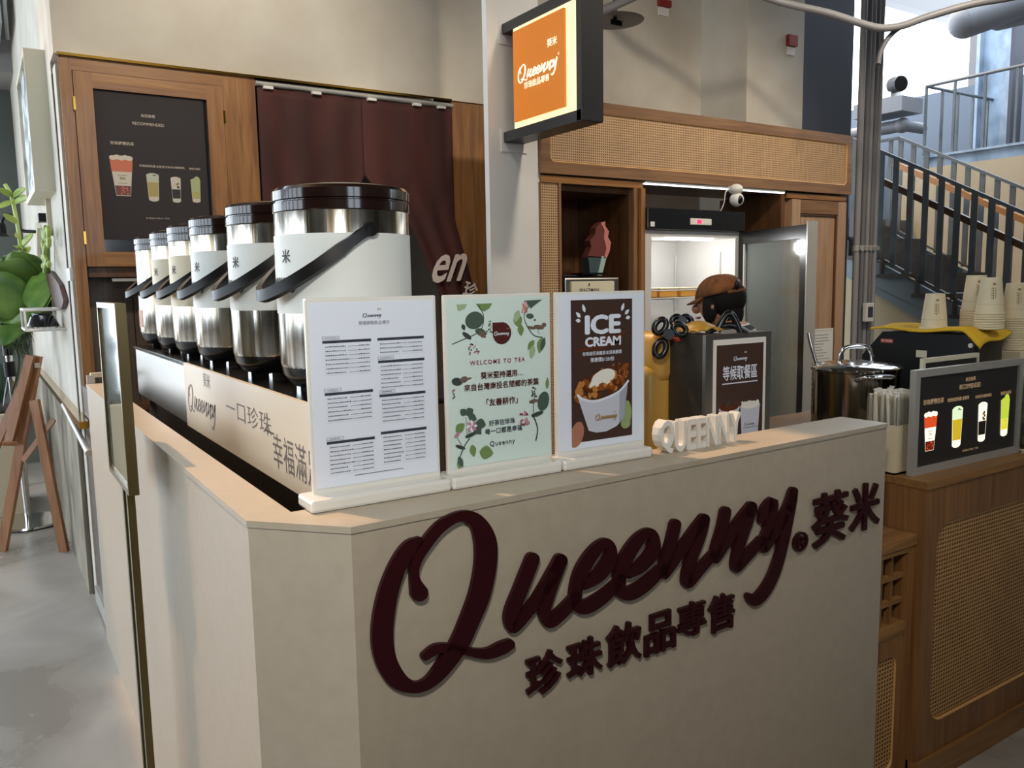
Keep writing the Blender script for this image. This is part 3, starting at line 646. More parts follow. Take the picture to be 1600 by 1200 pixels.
d_ = build('door_stile', B().box(.455, .535, 4.432, 4.468, ZB, 2.569), 'oak', wc); build('door_stile', B().box(1.052, 1.132, 4.432, 4.468, ZB, 2.569), 'oak', wc)
build('door_rail', B().box(.535, 1.052, 4.433, 4.467, 2.497, 2.569), 'oak_x', d_); build('door_rail', B().box(.535, 1.052, 4.433, 4.467, ZB, 1.735), 'oak_x', d_)
build('dark_glass', B().box(.535, 1.052, 4.452, 4.456, 1.735, 2.497), 'fridge_black', d_)
for z_ in (2.42, 1.80):
    build('hinge', B().box(.448, .458, 4.427, 4.436, z_-.03, z_+.03), 'brass', wc); build('hinge', B().box(1.129, 1.139, 4.427, 4.436, z_-.03, z_+.03), 'brass', wc)
mb = build('menu_board', B().box(.538, 1.035, 4.446, 4.452, 1.795, 2.494), 'menu_black', wc)
def drinks(a, mk, tx, sz, us, base, hs, pre, ct):
    for (u, v, h_, wd, kind), cap, cv, cw in zip(us, ('珍珠羅蘭奶茶', '玫瑰佩荔枝露·金萱凍', '珍珠手炒黑糖鮮乳', '柚香冰綠茶'), ct[0], ct[1]):
        if kind == 0:
            a.poly(pre+'milk', [(u-wd*.62, v), (u+wd*.62, v), (u+wd, v+h_), (u-wd, v+h_)]); a.poly(pre+'red', [(u-wd*.88, v+h_*.62), (u+wd*.88, v+h_*.62), (u+wd*.98, v+h_*.95), (u-wd*.98, v+h_*.95)])
            a.poly(pre+'redbead', [(u-wd*.6, v+.004), (u+wd*.6, v+.004), (u+wd*.68, v+h_*.26), (u-wd*.68, v+h_*.26)]); a.poly(pre+'milk', [(u-wd*.7, v+h_*.26), (u+wd*.7, v+h_*.26), (u+wd*.85, v+h_*.60), (u-wd*.85, v+h_*.60)])
            for i in range(5): a.oval(pre+'milk', u-wd*.7+wd*.35*i, v+h_*(.97+.02*(i % 2)), wd*.3, wd*.22)
            for i in range(14): a.oval(pre+'red', u+wd*.5*(random.random()*2-1), v+h_*.22*random.random()+.008, wd*.07, wd*.07, 0, 6)
            a.text('ink', 'TEA', u, v+h_*.42, w=wd*.5, bold=.02)
            for k in (.32, .52): a.rect('ink_soft', u-wd*.4, v+h_*k, u+wd*.4, v+h_*(k+.012))
        else:
            c1, c2 = {1: ('yellow', 'foam'), 2: ('choc', 'milk'), 3: ('lime', 'green')}[kind]
            a.poly(pre+'milk', [(u-wd*.8, v), (u+wd*.8, v), (u+wd, v+h_), (u-wd, v+h_)]); a.oval(pre+'milk', u, v+.004, wd*.8, wd*.35)
            a.poly(pre+c1, [(u-wd*.76, v+h_*.13), (u+wd*.76, v+h_*.13), (u+wd*.9, v+h_*.72), (u-wd*.9, v+h_*.72)])
            a.poly(pre+c2, [(u-wd*.88, v+h_*(.70 if kind == 1 else .52 if kind == 2 else .45)), (u+wd*.88, v+h_*(.70 if kind == 1 else .52 if kind == 2 else .45)), (u+wd*.97, v+h_*.97), (u-wd*.97, v+h_*.97)])
            a.oval(pre+('foam' if kind == 1 else 'milk' if kind == 2 else 'green'), u, v+h_*.97, wd*.97, wd*.4)
            if kind == 1: a.oval('ink', u+wd*.2, v+h_*.98, wd*.2, wd*.08, .3); a.oval('ink', u+wd*.5, v+h_*.965, wd*.15, wd*.07, .1)
            if kind == 2:
                for i in range(7): a.oval(pre+('tan' if i % 2 else 'choc'), u+wd*(.1+.4*random.random()), v+h_*(.55+.3*random.random()), wd*.2, wd*.16)
            if kind == 3: a.oval(pre+'yellow', u-.1*wd, v+h_*.30, wd*.55, wd*.55); a.oval(pre+'lime', u-.1*wd, v+h_*.30, wd*.48, wd*.48); a.oval(pre+'green', u+wd*.3, v+h_*1.02, wd*.6, wd*.6)
        a.text(tx, cap, u+(.02 if kind == 0 else 0), cv, w=cw, bold=.005)
a = Art((.538, 4.446, 1.795), (.497, 0, 0), (0, 0, .699), (0, -1, 0))
a.text('menu_text', '為您推薦', .47, .845, w=.13); a.text('menu_text', 'RECOMMENDED', .47, .79, w=.29)
drinks(a, None, 'menu_text', 0, [(.20, .30, .265, .105, 0), (.475, .28, .175, .058, 1), (.69, .275, .165, .048, 2), (.88, .28, .155, .048, 3)], 0, 0, 'dull_', ((.645, .505, .505, .505), (.21, .23, .19, .11)))
a.text('menu_text', 'BUBBLE MILK | TEA', .50, .145, w=.22, h=.012); a.done(mb)
build('brass_strip', B().box(XL-.005, 2.46, 4.425, 4.465, ZT, ZT+.012), 'brass', wc)
build('side_panel', B().box(XL-.012, XL+.01, 4.475, 4.60, 0, ZT-.03), 'side_plaster', wc)
build('side_gap_strip', B().box(XL-.018, XL+.01, 4.60, 4.64, 0, ZT-.05), 'darkpanel', wc); build('side_cross_batten', B().box(XL-.02, XL+.01, 4.47, 4.62, 1.60, 1.66), 'alu', wc)  # dark side strip stands in for the shaded gap beside the side panel
lp = thing('niche_panelling', 'dark timber back panel below the menu cabinet', 'wall panel', (.85, 4.64, 0))
for i in range(4): build('board', B().box(.46+.21*i, .46+.21*i+.206, 4.60, 4.64, 0, ZB), 'darkpanel', lp)
build('shelf_edge', B().box(.46, 1.30, 4.46, 4.60, ZB-.05, ZB-.002), 'cabdark', lp); build('metal_strip', B().box(.56, .95, 4.455, 4.465, ZB-.072, ZB-.058), 'alu', lp)
build('ledge', B().box(.46, 1.30, 4.45, 4.60, .95, .98), 'cabdark', lp)
build('end_post', B().box(1.20, 1.30, 4.45, 4.47, 0, ZB), 'oak', lp)
# right hand post
b = B().box(2.462, 2.75, 4.44, 4.66, 0, ZT); build('door_post', b, 'walnut', None, 'walnut stained post at the right side of the dark red curtain', 'post')
rd = thing('curtain_rail', 'grey curtain rail with white clips above the dark red curtain', 'rail', (1.9, 4.42, 2.6))
build('rail_tube', B().cyl((1.30, 4.425, 2.605), (2.462, 4.425, 2.605), .012), 'alu', rd)
for x_ in (1.36, 1.62, 1.94, 2.22, 2.38): build('clip', B().box(x_-.025, x_+.025, 4.40, 4.428, 2.578, 2.592), 'white', rd)
apex = PY(4.42, 570, 277)
def cloth(name, label, xa, xb, edge, n0):
    """hanging cloth from x=xa to xb; edge(s,t) gives the lower pull of the free side"""
    def fn(u, v):
        z = 2.585-v*(2.585-.75); x0, x1 = edge(z); x = x0+(x1-x0)*u
        y = 4.425-.012*math.sin(u*n0*6.28+v*1.5)*(.3+v)-.03*v*math.sin(u*3.1)
        return (x, y, z)
    b = B(); b.grid(fn, 40, 40); o = build(name, b, 'curtain', None, label, 'curtain', 'dark red door curtain', smooth=60)
    m = o.modifiers.new('thickness', 'SOLIDIFY'); m.thickness = .004; return o
def e_left(z):
    k = max(0, apex.z-z); return (1.305, max(apex.x-.62*k, 1.40))
def e_right(z):
    k = max(0, apex.z-z); return (min(apex.x+1.13*min(k, .23)+.45*max(0, k-.23), 2.42), 2.455+.3*min(.5, max(0, 1.95-z)))
cloth('door_curtain', 'dark red cloth curtain half hanging left, behind the largest tea urn', 0, 0, e_left, 3)
cr = cloth('door_curtain', 'dark red cloth curtain half drawn aside to the right, with white lettering', 0, 0, e_right, 2.5)
b = B(); dU = Vector((.80, 0, -.60)).normalized(); dV = Vector((.60, 0, .80)).normalized(); 
put(b, 'en', PY(4.386, 674, 442), (.95, 0, .05), (.2, 0, .95), .23, .17, 0, .018, align=0, shear=.3); put(b, '珍', PY(4.386, 722, 463), (.9, 0, -.3), (.3, 0, .9), .10, .11, 0, .02, align=0)
build('printed_letters', b, 'curtain_print', cr)

# ---------------------------------------------------------------- steel column and the lit hanging sign
colm = struct('trim_column', B().box(2.162, 2.466, 3.53, 3.57, 0, 5).box(2.36, 2.45, 3.57, 3.83, 0, 5), 'column_paint')
sg = thing('hanging_sign', 'lit orange sign box on black arms projecting from the grey column', 'sign', (2.30, 3.53, 2.27))
SX0, SX1 = 2.245, 2.365
build('housing', B().box(SX0, SX1, 2.895, 2.93, 2.245, 2.80).box(SX0+.012, SX1-.012, 2.93, 3.44, 2.285, 2.76), 'blackmetal', sg)
for z0, z1 in ((2.243, 2.29), (2.755, 2.80)):
    build('arm', B().box(SX0, SX1, 2.90, 3.525, z0, z1), 'blackmetal', sg)
    build('mounting_plate', B().box(2.232, 2.385, 3.522, 3.53, z0-.045, z1+.02), 'column_paint', sg)
lp_ = build('lit_panel', B().box(SX0+.002, SX0+.014, 2.935, 3.425, 2.292, 2.753), 'lit_cream', sg)
build('orange_face', B().bevbox(SX0-.012, SX0+.003, 3.005, 3.41, 2.318, 2.735, .003), 'lit_orange', lp_)
b = B(); U_ = Vector((0, -1, 0)); fx = SX0-.0128
put_logo(b, (fx, 3.370, 2.468), U_, V_, .32, .95); build('script_wordmark', b, 'lit_letter', lp_); b = B(); put(b, '葵米', (fx, 3.09, 2.595), U_, V_, .075, None, 0, .015); build('sign_characters', b, 'lit_letter', lp_); b = B(); put(b, '珍珠飲品專售', (fx, 3.215, 2.452), U_, V_, .20, .032, 0, .012); build('sign_characters', b, 'lit_letter', lp_); b = B(); put(b, '®', (fx, 3.042, 2.545), U_, V_, .012)
build('registered_mark', b, 'lit_letter', lp_)

# ---------------------------------------------------------------- overhead cane cabinet
def rrect(x0, x1, z0, z1, y, r, n=5):
    P = []
    for cx, cz, a0 in ((x1-r, z1-r, 0), (x0+r, z1-r, 1), (x0+r, z0+r, 2), (x1-r, z0+r, 3)):
        P += [Vector((cx+r*math.cos(math.pi/2*(a0+i/n)), y, cz+r*math.sin(math.pi/2*(a0+i/n)))) for i in range(n+1)]
    return P
def ring_front(b, x0, x1, z0, z1, inner, y, th):   # flat frame with a rounded hole
    n = len(inner); out = []
    for p in inner:
        cx, cz = (x0+x1)/2, (z0+z1)/2; out.append(Vector((x1 if p.x > cx else x0, y, z1 if p.z > cz else z0)))
    # put the outer points square to the inner ones
    k = n//4
    for i, p in enumerate(inner):
        q = i//k; j = i % k; cx, cz = [(x1, z1), (x0, z1), (x0, z0), (x1, z0)][q]
        t_ = j/(k-1)
        if q in (0, 2): out[i] = Vector((cx, y, p.z)) if t_ < .34 else Vector((cx, y, cz)) if t_ < .67 else Vector((p.x, y, cz))
        else: out[i] = Vector((p.x, y, cz)) if t_ < .34 else Vector((cx, y, cz)) if t_ < .67 else Vector((cx, y, p.z))
    d = Vector((0, th, 0))
    for i in range(n):
        j = (i+1) % n; b.add([out[i], out[j], inner[j], inner[i], out[i]+d, out[j]+d, inner[j]+d, inner[i]+d], [(0, 1, 2, 3), (7, 6, 5, 4), (3, 2, 6, 7), (1, 0, 4, 5)])
def cane_panel(parent, x0, x1, z0, z1, y, fr, r, mf, mc, th=.02, bead=.006, frame_name='panel_frame'):
    inner = rrect(x0+fr[0], x1-fr[1], z0+fr[2], z1-fr[3], y, r)
    b = B(); ring_front(b, x0, x1, z0, z1, inner, y, th); f_ = build(frame_name, b, mf, parent)
    build('cane_webbing', B().poly([p+Vector((0, th*.4, 0)) for p in inner], (0, th*.4, 0)), mc, f_)
    build('cane_bead', B().tube([p+Vector((0, th*.3, 0)) for p in inner+inner[:1]], bead, 6), 'bead', f_, smooth=60)
    return f_
oc = thing('overhead_cabinet', 'long overhead cabinet with a cane webbing front above the fridge', 'cabinet', (3.7, 3.5, 2.1))
build('cabinet_body', B().box(2.458, 4.995, 3.52, 4.05, 2.106, 2.49), 'cab_x', oc)
cane_panel(oc, 2.455, 4.998, 2.105, 2.49, 3.498, (.055, .055, .06, .055), .03, 'cab_x', 'cane', .022, .006)
lc = thing('tall_cabinet', 'tall open oak cabinet with cane side strip, holding the ice cream machine', 'cabinet', (2.8, 3.6, 0))
build('top_rail', B().box(2.462, 3.15, 3.515, 3.55, 2.062, 2.098), 'oak_x', lc)
build('cane_strip', B().box(2.462, 2.573, 3.525, 3.56, 0, 2.062), 'cane', lc); build('edge_stile', B().box(2.455, 2.463, 3.517, 3.56, 0, 2.062), 'cab', lc)
build('stile', B().box(2.573, 2.588, 3.515, 3.56, 0, 2.062), 'cab', lc); build('stile', B().box(3.085, 3.112, 3.515, 3.56, 0, 2.062), 'cab', lc); build('outer_stile', B().box(3.118, 3.146, 3.49, 3.56, 0, 2.06), 'oak', lc)
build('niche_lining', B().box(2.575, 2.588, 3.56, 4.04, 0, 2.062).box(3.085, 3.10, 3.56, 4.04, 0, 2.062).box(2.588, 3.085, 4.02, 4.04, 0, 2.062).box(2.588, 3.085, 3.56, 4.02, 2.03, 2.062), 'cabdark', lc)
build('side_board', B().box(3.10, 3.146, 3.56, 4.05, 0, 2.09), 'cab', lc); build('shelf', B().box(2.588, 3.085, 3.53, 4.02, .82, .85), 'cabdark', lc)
rc = thing('tall_cabinet', 'tall oak cabinet with a framed wooden door beside the wall conduits', 'cabinet', (4.7, 3.6, 0))
build('cabinet_body', B().box(4.36, 4.97, 3.55, 4.05, 0, 2.10), 'cab', rc); build('top_rail', B().box(4.37, 4.975, 3.52, 3.55, 2.062, 2.095), 'oak_x', rc)
d_ = build('door_stile', B().box(4.41, 4.49, 3.51, 3.55, .06, 2.055), 'cab_door', rc); build('door_stile', B().box(4.88, 4.965, 3.51, 3.55, .06, 2.055), 'cab_door', rc)
build('door_rail', B().box(4.49, 4.88, 3.511, 3.55, 1.97, 2.055), 'cab_x', d_); build('door_rail', B().box(4.49, 4.88, 3.511, 3.55, .06, .15), 'cab_x', d_)
build('door_panel', B().box(4.49, 4.88, 3.53, 3.55, .15, 1.97), 'cab_door', d_); build('panel_moulding', B().box(4.49, 4.502, 3.517, 3.53, .15, 1.97).box(4.868, 4.88, 3.517, 3.53, .15, 1.97).box(4.502, 4.868, 3.517, 3.53, 1.958, 1.97), 'cabdark', d_)
build('return_panel', B().box(4.33, 4.36, 3.53, 4.05, 0, 2.09), 'cabdark', rc)
t = thing('led_bar', 'slim white lamp bar under the overhead cabinet above the fridge', 'lamp', (3.8, 3.52, 2.1))
build('bar_housing', B().box(3.16, 4.33, 3.505, 3.53, 2.092, 2.104), 'alu', t); build('lamp_strip', B().box(3.16, 4.33, 3.507, 3.528, 2.086, 2.092), 'led', t)
# framed paper on the cabinet door
p0, p1 = PY(3.50, 1263, 515), PY(3.50, 1301, 568)
t = thing('paper_notice', 'white printed notice taped on the oak cabinet door', 'notice', p0)
build('paper', B().box(p0.x, p1.x, 3.503, 3.506, p1.z, p0.z), 'white', t)
b = B()
for i in range(11): b.box(p0.x+.03, p1.x-.03-.1*random.random(), 3.5022, 3.503, p0.z-.045-.02*i, p0.z-.041-.02*i)
for e in (0, 1): b.box(p0.x+.012, p1.x-.012, 3.5024, 3.503, (p0.z-.014, p1.z+.012)[e], (p0.z-.012, p1.z+.014)[e])
build('printed_lines', b, 'print_grey', t)

# ---------------------------------------------------------------- ice cream machine and cone figure
t = thing('ice_cream_machine', 'white soft serve ice cream machine standing in the open cabinet', 'machine', (2.83, 3.7, .85))
mx0, mx1 = 2.655, 3.035; build('body', B().bevbox(mx0, mx1, 3.58, 3.98, .85, 1.575, .008), 'brushed', t)
fp = build('front_panel', B().bevbox(mx0+.035, mx1-.045, 3.568, 3.585, .95, 1.555, .004), 'machine_cream', t)
b = B(); put(b, 'SPACEMAN', (mx0+.155, 3.567, 1.498), (1, 0, 0), (0, 0, 1), .135, None, 0, .01); build('maker_lettering', b, 'ink', fp)
build('crest', B().tube([(mx0+.15, 3.567, 1.53), (mx0+.158, 3.567, 1.537), (mx0+.15, 3.567, 1.545)], .003, 6), 'ink', fp)
build('display', B().box(mx0+.23, mx0+.33, 3.560, 3.57, 1.42, 1.475), 'white', fp); build('screen', B().box(mx0+.245, mx0+.315, 3.557, 3.561, 1.45, 1.47), 'navy', fp)
build('hopper_lid', B().bevbox(mx0+.05, mx1-.12, 3.66, 3.92, 1.575, 1.592, .004), 'black', t)
build('spout', B().cyl((2.845, 3.57, 1.15), (2.845, 3.50, 1.15), .035).cyl((2.845, 3.515, 1.15), (2.845, 3.515, 1.06), .022), 'black', t)
t = thing('cone_figure', 'ice cream cone display figure with pink swirl on top of the ice cream machine', 'figure', (2.87, 3.64, 1.59))
q = lambda x, y, dy=0: PY(3.63+dy, x, y)
swirl = [(918, 402), (924, 385), (922, 376), (930, 366), (931, 356), (938, 348), (945, 346), (943, 353), (949, 360), (948, 370), (952, 378), (950, 390), (946, 403)]
build('swirl', B().poly([q(*p) for p in swirl], (0, .05, 0)), 'cone_brown', t)
build('swirl_side', B().poly([q(*p) for p in [(938, 348), (945, 346), (945, 353), (951, 362), (949, 370), (954, 379), (952, 392), (947, 404), (943, 404), (947, 388), (943, 372), (944, 360)]], (0, -.004, 0)), 'cone_pink', t)
build('cone', B().poly([q(*p) for p in [(919, 400), (946, 402), (935, 431), (922, 428)]], (0, .06, 0)), 'cone_teal', t)
build('cone_edge', B().poly([q(*p) for p in [(940, 400), (947, 402), (940, 431), (933, 431)]], (0, -.004, 0)), 'cone_light', t)
build('figure_base', B().box(2.80, 2.97, 3.61, 3.72, 1.592, 1.602), 'black', t)

# ---------------------------------------------------------------- upright display fridge with its door open
FX0, FX1, FYf, FYb, FT = 3.155, 3.925, 3.50, 4.05, 1.955
fr = thing('display_fridge', 'upright white display fridge with its glass door standing open', 'fridge', (3.54, 3.75, 0))
b = B().box(FX0, FX0+.045, FYf, FYb, .1, 1.835).box(FX1-.045, FX1, FYf, FYb, .1, 1.835).box(FX0+.045, FX1-.045, FYb-.04, FYb, .1, 1.835).box(FX0+.045, FX1-.045, FYf, FYb-.04, 1.80, 1.835).box(FX0+.045, FX1-.045, FYf, FYb-.04, .1, .2)
build('cabinet_shell', b, 'fridge_white', fr); build('plinth', B().box(FX0+.02, FX1-.02, FYf+.03, FYb, 0, .1), 'black', fr)
hd = build('header', B().bevbox(FX0-.005, FX1+.005, FYf-.03, FYb, 1.837, FT, .006), 'fridge_black', fr)
dp = build('temperature_display', B().bevbox(3.47, 3.64, FYf-.036, FYf-.028, 1.868, 1.905, .004), 'white', hd)
build('red_digits', B().box(3.52, 3.555, FYf-.038, FYf-.0355, 1.876, 1.897), 'screen_red', dp); build('sticker', B().box(3.165, 3.195, FYf-.033, FYf-.029, 1.852, 1.878), 'white', hd)
b = B()
for y_ in (FYb-.045, FYf+.12):
    for x_ in (FX0+.05, FX1-.06): b.box(x_, x_+.012, y_-.01, y_, .25, 1.72)
build('shelf_upright', b, 'shelf_wire', fr)
for z_ in (1.45, 1.02, .6):
    b = B()
    for y_ in (FYf+.03, FYb-.06): b.cyl((FX0+.05, y_, z_), (FX1-.05, y_, z_), .004, n=6)
    b.cyl((FX0+.05, FYf+.03, z_+.045), (FX1-.05, FYf+.03, z_+.045), .004, n=6)
    for i in range(26): x_ = FX0+.055+i*(FX1-FX0-.11)/25; b.cyl((x_, FYf+.03, z_), (x_, FYb-.06, z_), .0025, n=5, cap=False)
    build('wire_shelf', b, 'shelf_wire', fr)
build('added_lamp_strip', B().box(FX0+.2, FX1-.2, FYf+.03, FYf+.06, 1.785, 1.80), 'led', fr)  # unseen lamp strip and point light added to brighten the fridge interior
L = bpy.data.lights.new('fridge_fill_light', 'POINT'); L.energy = 3.5; L.shadow_soft_size = .05; lo = bpy.data.objects.new('fridge_fill_light', L); COL.objects.link(lo); lo.location = ((FX0+FX1)/2, FYf+.1, 1.74)
hx, hy = FX1, FYf-.012; dv = Vector((-.36, -.93, 0)).normalized(); dn = Vector((dv.y, -dv.x, 0))
def door_pt(u, z, o=0): return Vector((hx, hy, z))+dv*u+dn*o
def dbox(b, u0, u1, z0, z1, o0, o1):
    return b.hexa([door_pt(u0, z0, o0), door_pt(u1, z0, o0), door_pt(u1, z0, o1), door_pt(u0, z0, o1), door_pt(u0, z1, o0), door_pt(u1, z1, o0), door_pt(u1, z1, o1), door_pt(u0, z1, o1)])
W_ = .745
b = B(); dbox(b, 0, .06, .12, 1.83, -.02, .02); dbox(b, W_-.06, W_-.001, .12, 1.83, -.02, .02); dbox(b, .06, W_-.06, 1.76, 1.83, -.02, .02); dbox(b, .06, W_-.06, .12, .20, -.02, .02)
dr = build('fridge_door', b, 'black_gloss', fr)
b = B(); dbox(b, .06, W_-.06, .20, 1.76, -.004, .004); build('door_glass', b, 'fridge_glass', dr)
b = B(); dbox(b, W_, W_+.012, .12, 1.845, -.035, .022); build('door_edge', b, 'alu', dr); b = B(); dbox(b, .058, .075, .2, 1.76, .008, .021); build('gasket', b, 'alu', dr)
for i, (x_, c_, h_) in enumerate(((3.235, 'tub', .17), (3.385, 'tub', .19), (3.54, 'tub', .17), (3.69, 'tub', .18))):
    t = thing('storage_tub', ['clear storage tub at the left end of the fridge shelf', 'clear storage tub of brown tea, second on the fridge shelf', 'clear storage tub of yellow syrup on the fridge shelf', 'clear storage tub at the right end of the fridge shelf'][i], 'tub', (x_, 3.68, 1.02), 0, 'storage tubs on the fridge shelf')
    build('tub_body', B().lathe([(.055, .004), (.058, .01), (.068, h_*.8), (.068, h_*.81)], 20), ('tub', 'tub_tea', 'tub_yellow', 'tub')[i], t, local=True, smooth=40)
    build('tub_lid', B().lathe([(.072, h_*.81), (.074, h_*.83), (.073, h_*.93), (.06, h_*.95)], 20), 'tub', t, local=True, smooth=40)
for i, x_ in enumerate((3.27, 3.43, 3.60)):
    t = thing('storage_box', ['tan storage box at the left on the middle fridge shelf', 'tan storage box in the middle of the fridge shelf', 'tan storage box at the right on the middle fridge shelf'][i], 'box', (x_, 3.7, 1.455), 0, 'storage boxes on the upper fridge shelf')
    build('box_body', B().bevbox(-.07, .07, -.1, .1, 0, .05, .006), 'tub_yellow', t, local=True); build('box_rim', B().bevbox(-.074, .074, -.104, .104, .045, .056, .003), 'tub', t, local=True)

# ---------------------------------------------------------------- small white camera under the overhead cabinet
t = thing('security_camera', 'round white security camera hanging below the overhead cabinet', 'camera', (3.76, 3.46, 2.0))
cc = PY(3.46, 1151, 312); ca_ = PY(3.46, 1150, 296)
build('mount', B().ball(ca_, (.042, .042, .032)).cyl((ca_.x, ca_.y+.04, ca_.z+.01), (ca_.x, 3.515, ca_.z+.01), .02), 'white', t, smooth=60)
build('camera_ball', B().ball(cc, .042), 'white', t, smooth=60); build('lens', B().ball(cc+Vector((-.004, -.022, -.002)), (.024, .023, .028)), 'black_gloss', t, smooth=60)
build('cable', B().tube(catmull([ca_+Vector((-.03, .02, 0)), PY(3.47, 1134, 300), PY(3.48, 1131, 318), PY(3.5, 1125, 331)], 5), .0035, 6), 'white', t)

# ---------------------------------------------------------------- conduits beside the cabinet
for i, (px, r_) in enumerate(((1341, .022), (1350, .017), (1357, .015), (1363, .017), (1369.5, .016))):
    p = PY(3.60, px, 300); t = thing('wall_conduit', ['wide grey vertical conduit directly beside the oak cabinet', 'grey vertical conduit, second from the oak cabinet', 'grey vertical conduit in the middle of the conduit row', 'grey vertical conduit, fourth from the oak cabinet', 'grey vertical conduit at the staircase end of the row'][i], 'pipe', (p.x, 3.6, 0), 0, 'vertical conduits beside the cabinet')
    build('pipe', B().cyl((p.x, 3.60, 0), (p.x, 3.60, 5), r_, n=16), 'pipe' if i % 2 == 0 else 'pipe_dark', t, smooth=50)
    for px_y in (388,):
        z_ = PY(3.6, px, px_y).z; build('clamp', B().cyl((p.x, 3.60, z_-.02), (p.x, 3.60, z_+.02), r_+.006, n=16).box(p.x-.012, p.x+.012, 3.60-r_-.016, 3.60-r_, z_-.012, z_+.012), 'alu', t)
p0 = PY(3.55, 1351, 474); p1 = PY(3.55, 1362, 502)
t = thing('wall_controller', 'small white controller with a dark screen on the conduits', 'controller', p1)
build('case', B().bevbox(p0.x, p1.x, 3.535, 3.565, p1.z, p0.z, .004), 'white', t); build('screen', B().box(p0.x+.02, p1.x-.014, 3.533, 3.536, p0.z-.10, p0.z-.025), 'navy', t)

# ---------------------------------------------------------------- kitchen worktop, cup sealing machine
t = thing('kitchen_worktop', 'steel kitchen worktop behind the grey counter front', 'worktop', (1.5, 1.75, 0))
build('top', B().box(1.06, 2.05, 1.47, 2.02, .87, .90), 'brushed', t)
for x_, y_ in ((1.09, 1.5), (2.02, 1.5), (1.09, 1.99), (2.02, 1.99)): build('leg', B().box(x_-.02, x_+.02, y_-.02, y_+.02, 0, .87), 'brushed', t)
sm = thing('cup_sealing_machine', 'yellow cup sealing machine with a steel front box behind the block letters', 'machine', (1.75, 1.75, .9))
sx0, sx1, sy0, sy1, sz1 = 1.684, 1.955, 1.62, 1.765, 1.396
build('side_case', B().box(sx0, sx0+.012, sy0+.012, sy1, .94, sz1), 'grey_box', sm, 'dark grey side plate')
build('front_case', B().box(sx0, sx1, sy0, sy0+.012, .94, sz1).box(sx0+.012, sx1, sy0+.012, sy1, .94, sz1), 'brushed', sm)
build('yellow_body', B().bevbox(1.60, 1.93, 1.77, 1.95, .90, 1.30, .03).bevbox(1.63, 1.72, 1.76, 1.93, 1.25, 1.40, .03), 'yellow_body', sm, smooth=50)
build('body_foot', B().box(1.62, 1.94, 1.63, 1.94, .90, .94), 'black', sm)
tg = PX(sx0-.001, 1044, 523), PX(sx0-.001, 1063, 533)
pl = build('model_tag', B().box(sx0-.003, sx0, tg[1].y, tg[0].y, tg[1].z, tg[0].z), 'tag_red', sm)
b = B(); put(b, 'ET-899S', (sx0-.0035, tg[0].y-.004, tg[1].z+.006), (0, -1, 0), (0, 0, 1), abs(tg[0].y-tg[1].y)-.008, abs(tg[0].z-tg[1].z)-.012, 0, .02, align=0); build('model_text', b, 'tag_text', pl)
b = B(); U_, V_ = Vector((1, 0, 0)), Vector((0, 0, 1))
px0, px1, pz0, pz1 = 1.714, 1.930, .99, 1.381
ps = build('paper_sheet', B().box(px0, px1, sy0-.002, sy0, pz0, pz1), 'white', sm)
a = Art((px0, sy0-.002, pz0), (px1-px0, 0, 0), (0, 0, pz1-pz0), (0, -1, 0))
a.rect('paper_brown', .05, .03, .95, .96); a.logo('paper_white', .37, .83, .26, .9); a.text('paper_white', '葵米', .60, .89, h=.014); a.text('paper_white', '等候取餐區', .5, .70, w=.66, h=.105, bold=.015); a.rect('paper_white', .16, .672, .84, .68)
for u in (.30, .70):
    a.poly('cup_print', [(u-.19, .49), (u+.19, .49), (u+.13, .05), (u-.13, .05)]); a.oval('cup_print', u, .49, .20, .06); a.logo('ink', u-.11, .34, .2, .8); a.rect('ink', u-.13, .33, u+.16, .334)
    a.oval('caramel_dark' if u < .5 else 'cream', u, .50, .18, .05)
    for i in range(26): a.oval(('caramel_dark', 'bird_dark', 'print_maroon')[i % 3] if u < .5 else 'cream', u+.16*(random.random()*2-1), .505+.04*random.random()*(1 if u < .5 else .5), .02, .02, 0, 8)
a.done(ps)
def knob(c, r, axis, parent, ph=0, lab=None):
    """three-lobed film roll knob: three rings around a hub"""
    c = Vector(c); ax = Vector(axis).normalized(); u = ax.cross(Vector((0, 0, 1))).normalized(); v = ax.cross(u); b = B()
    b.cyl(c-ax*.012, c+ax*.02, r*.30, r*.22, n=16)
    for k in range(3):
        th = ph+k*2.094; m_ = c+(u*math.cos(th)+v*math.sin(th))*r*.62; e1 = u*math.cos(th)+v*math.sin(th); e2 = u*-math.sin(th)+v*math.cos(th)
        b.tube([m_+e1*math.cos(s*6.2832/18)*r*.40+e2*math.sin(s*6.2832/18)*r*.30 for s in range(19)], r*.13, 8)
        b.tube([c, c+e1*r*.3], r*.18, 8)
    return build('film_knob', b, 'black_gloss', parent, smooth=60)
def lobes(cx, cy, dep, lst, name):
    b = B(); c = DEP(dep, cx, cy); b.cyl(c-FW*.02, c+FW*.05, .016, n=14); px_ = dep/FPX
    for dx, dy, ra, rb, rot in lst:
        m_ = c+RT*dx*px_-UP*dy*px_; e1 = RT*math.cos(rot)+UP*math.sin(rot); e2 = UP*math.cos(rot)-RT*math.sin(rot)
        b.tube([m_+e1*ra*px_*math.cos(k*6.2832/18)+e2*rb*px_*math.sin(k*6.2832/18)-FW*.006 for k in range(19)], 4.6*px_, 8); b.tube([c, c.lerp(m_, .6)], 5*px_, 8)
    return build(name, b, 'black_gloss', sm, smooth=60)
lobes(1043, 523, 2.35, ((-12, -13, 12, 8, 1.0), (18, -8, 11, 8, -.5), (-12, 22, 13, 8.5, 1.25)), 'film_knob')
lobes(1064, 503, 2.62, ((-8, -2, 7, 6, .6), (8, -2, 8, 6, -.4), (0, 12, 7, 6, 1.5)), 'film_knob')
f_ = lambda x_, y_: DEP(2.37, x_, y_)
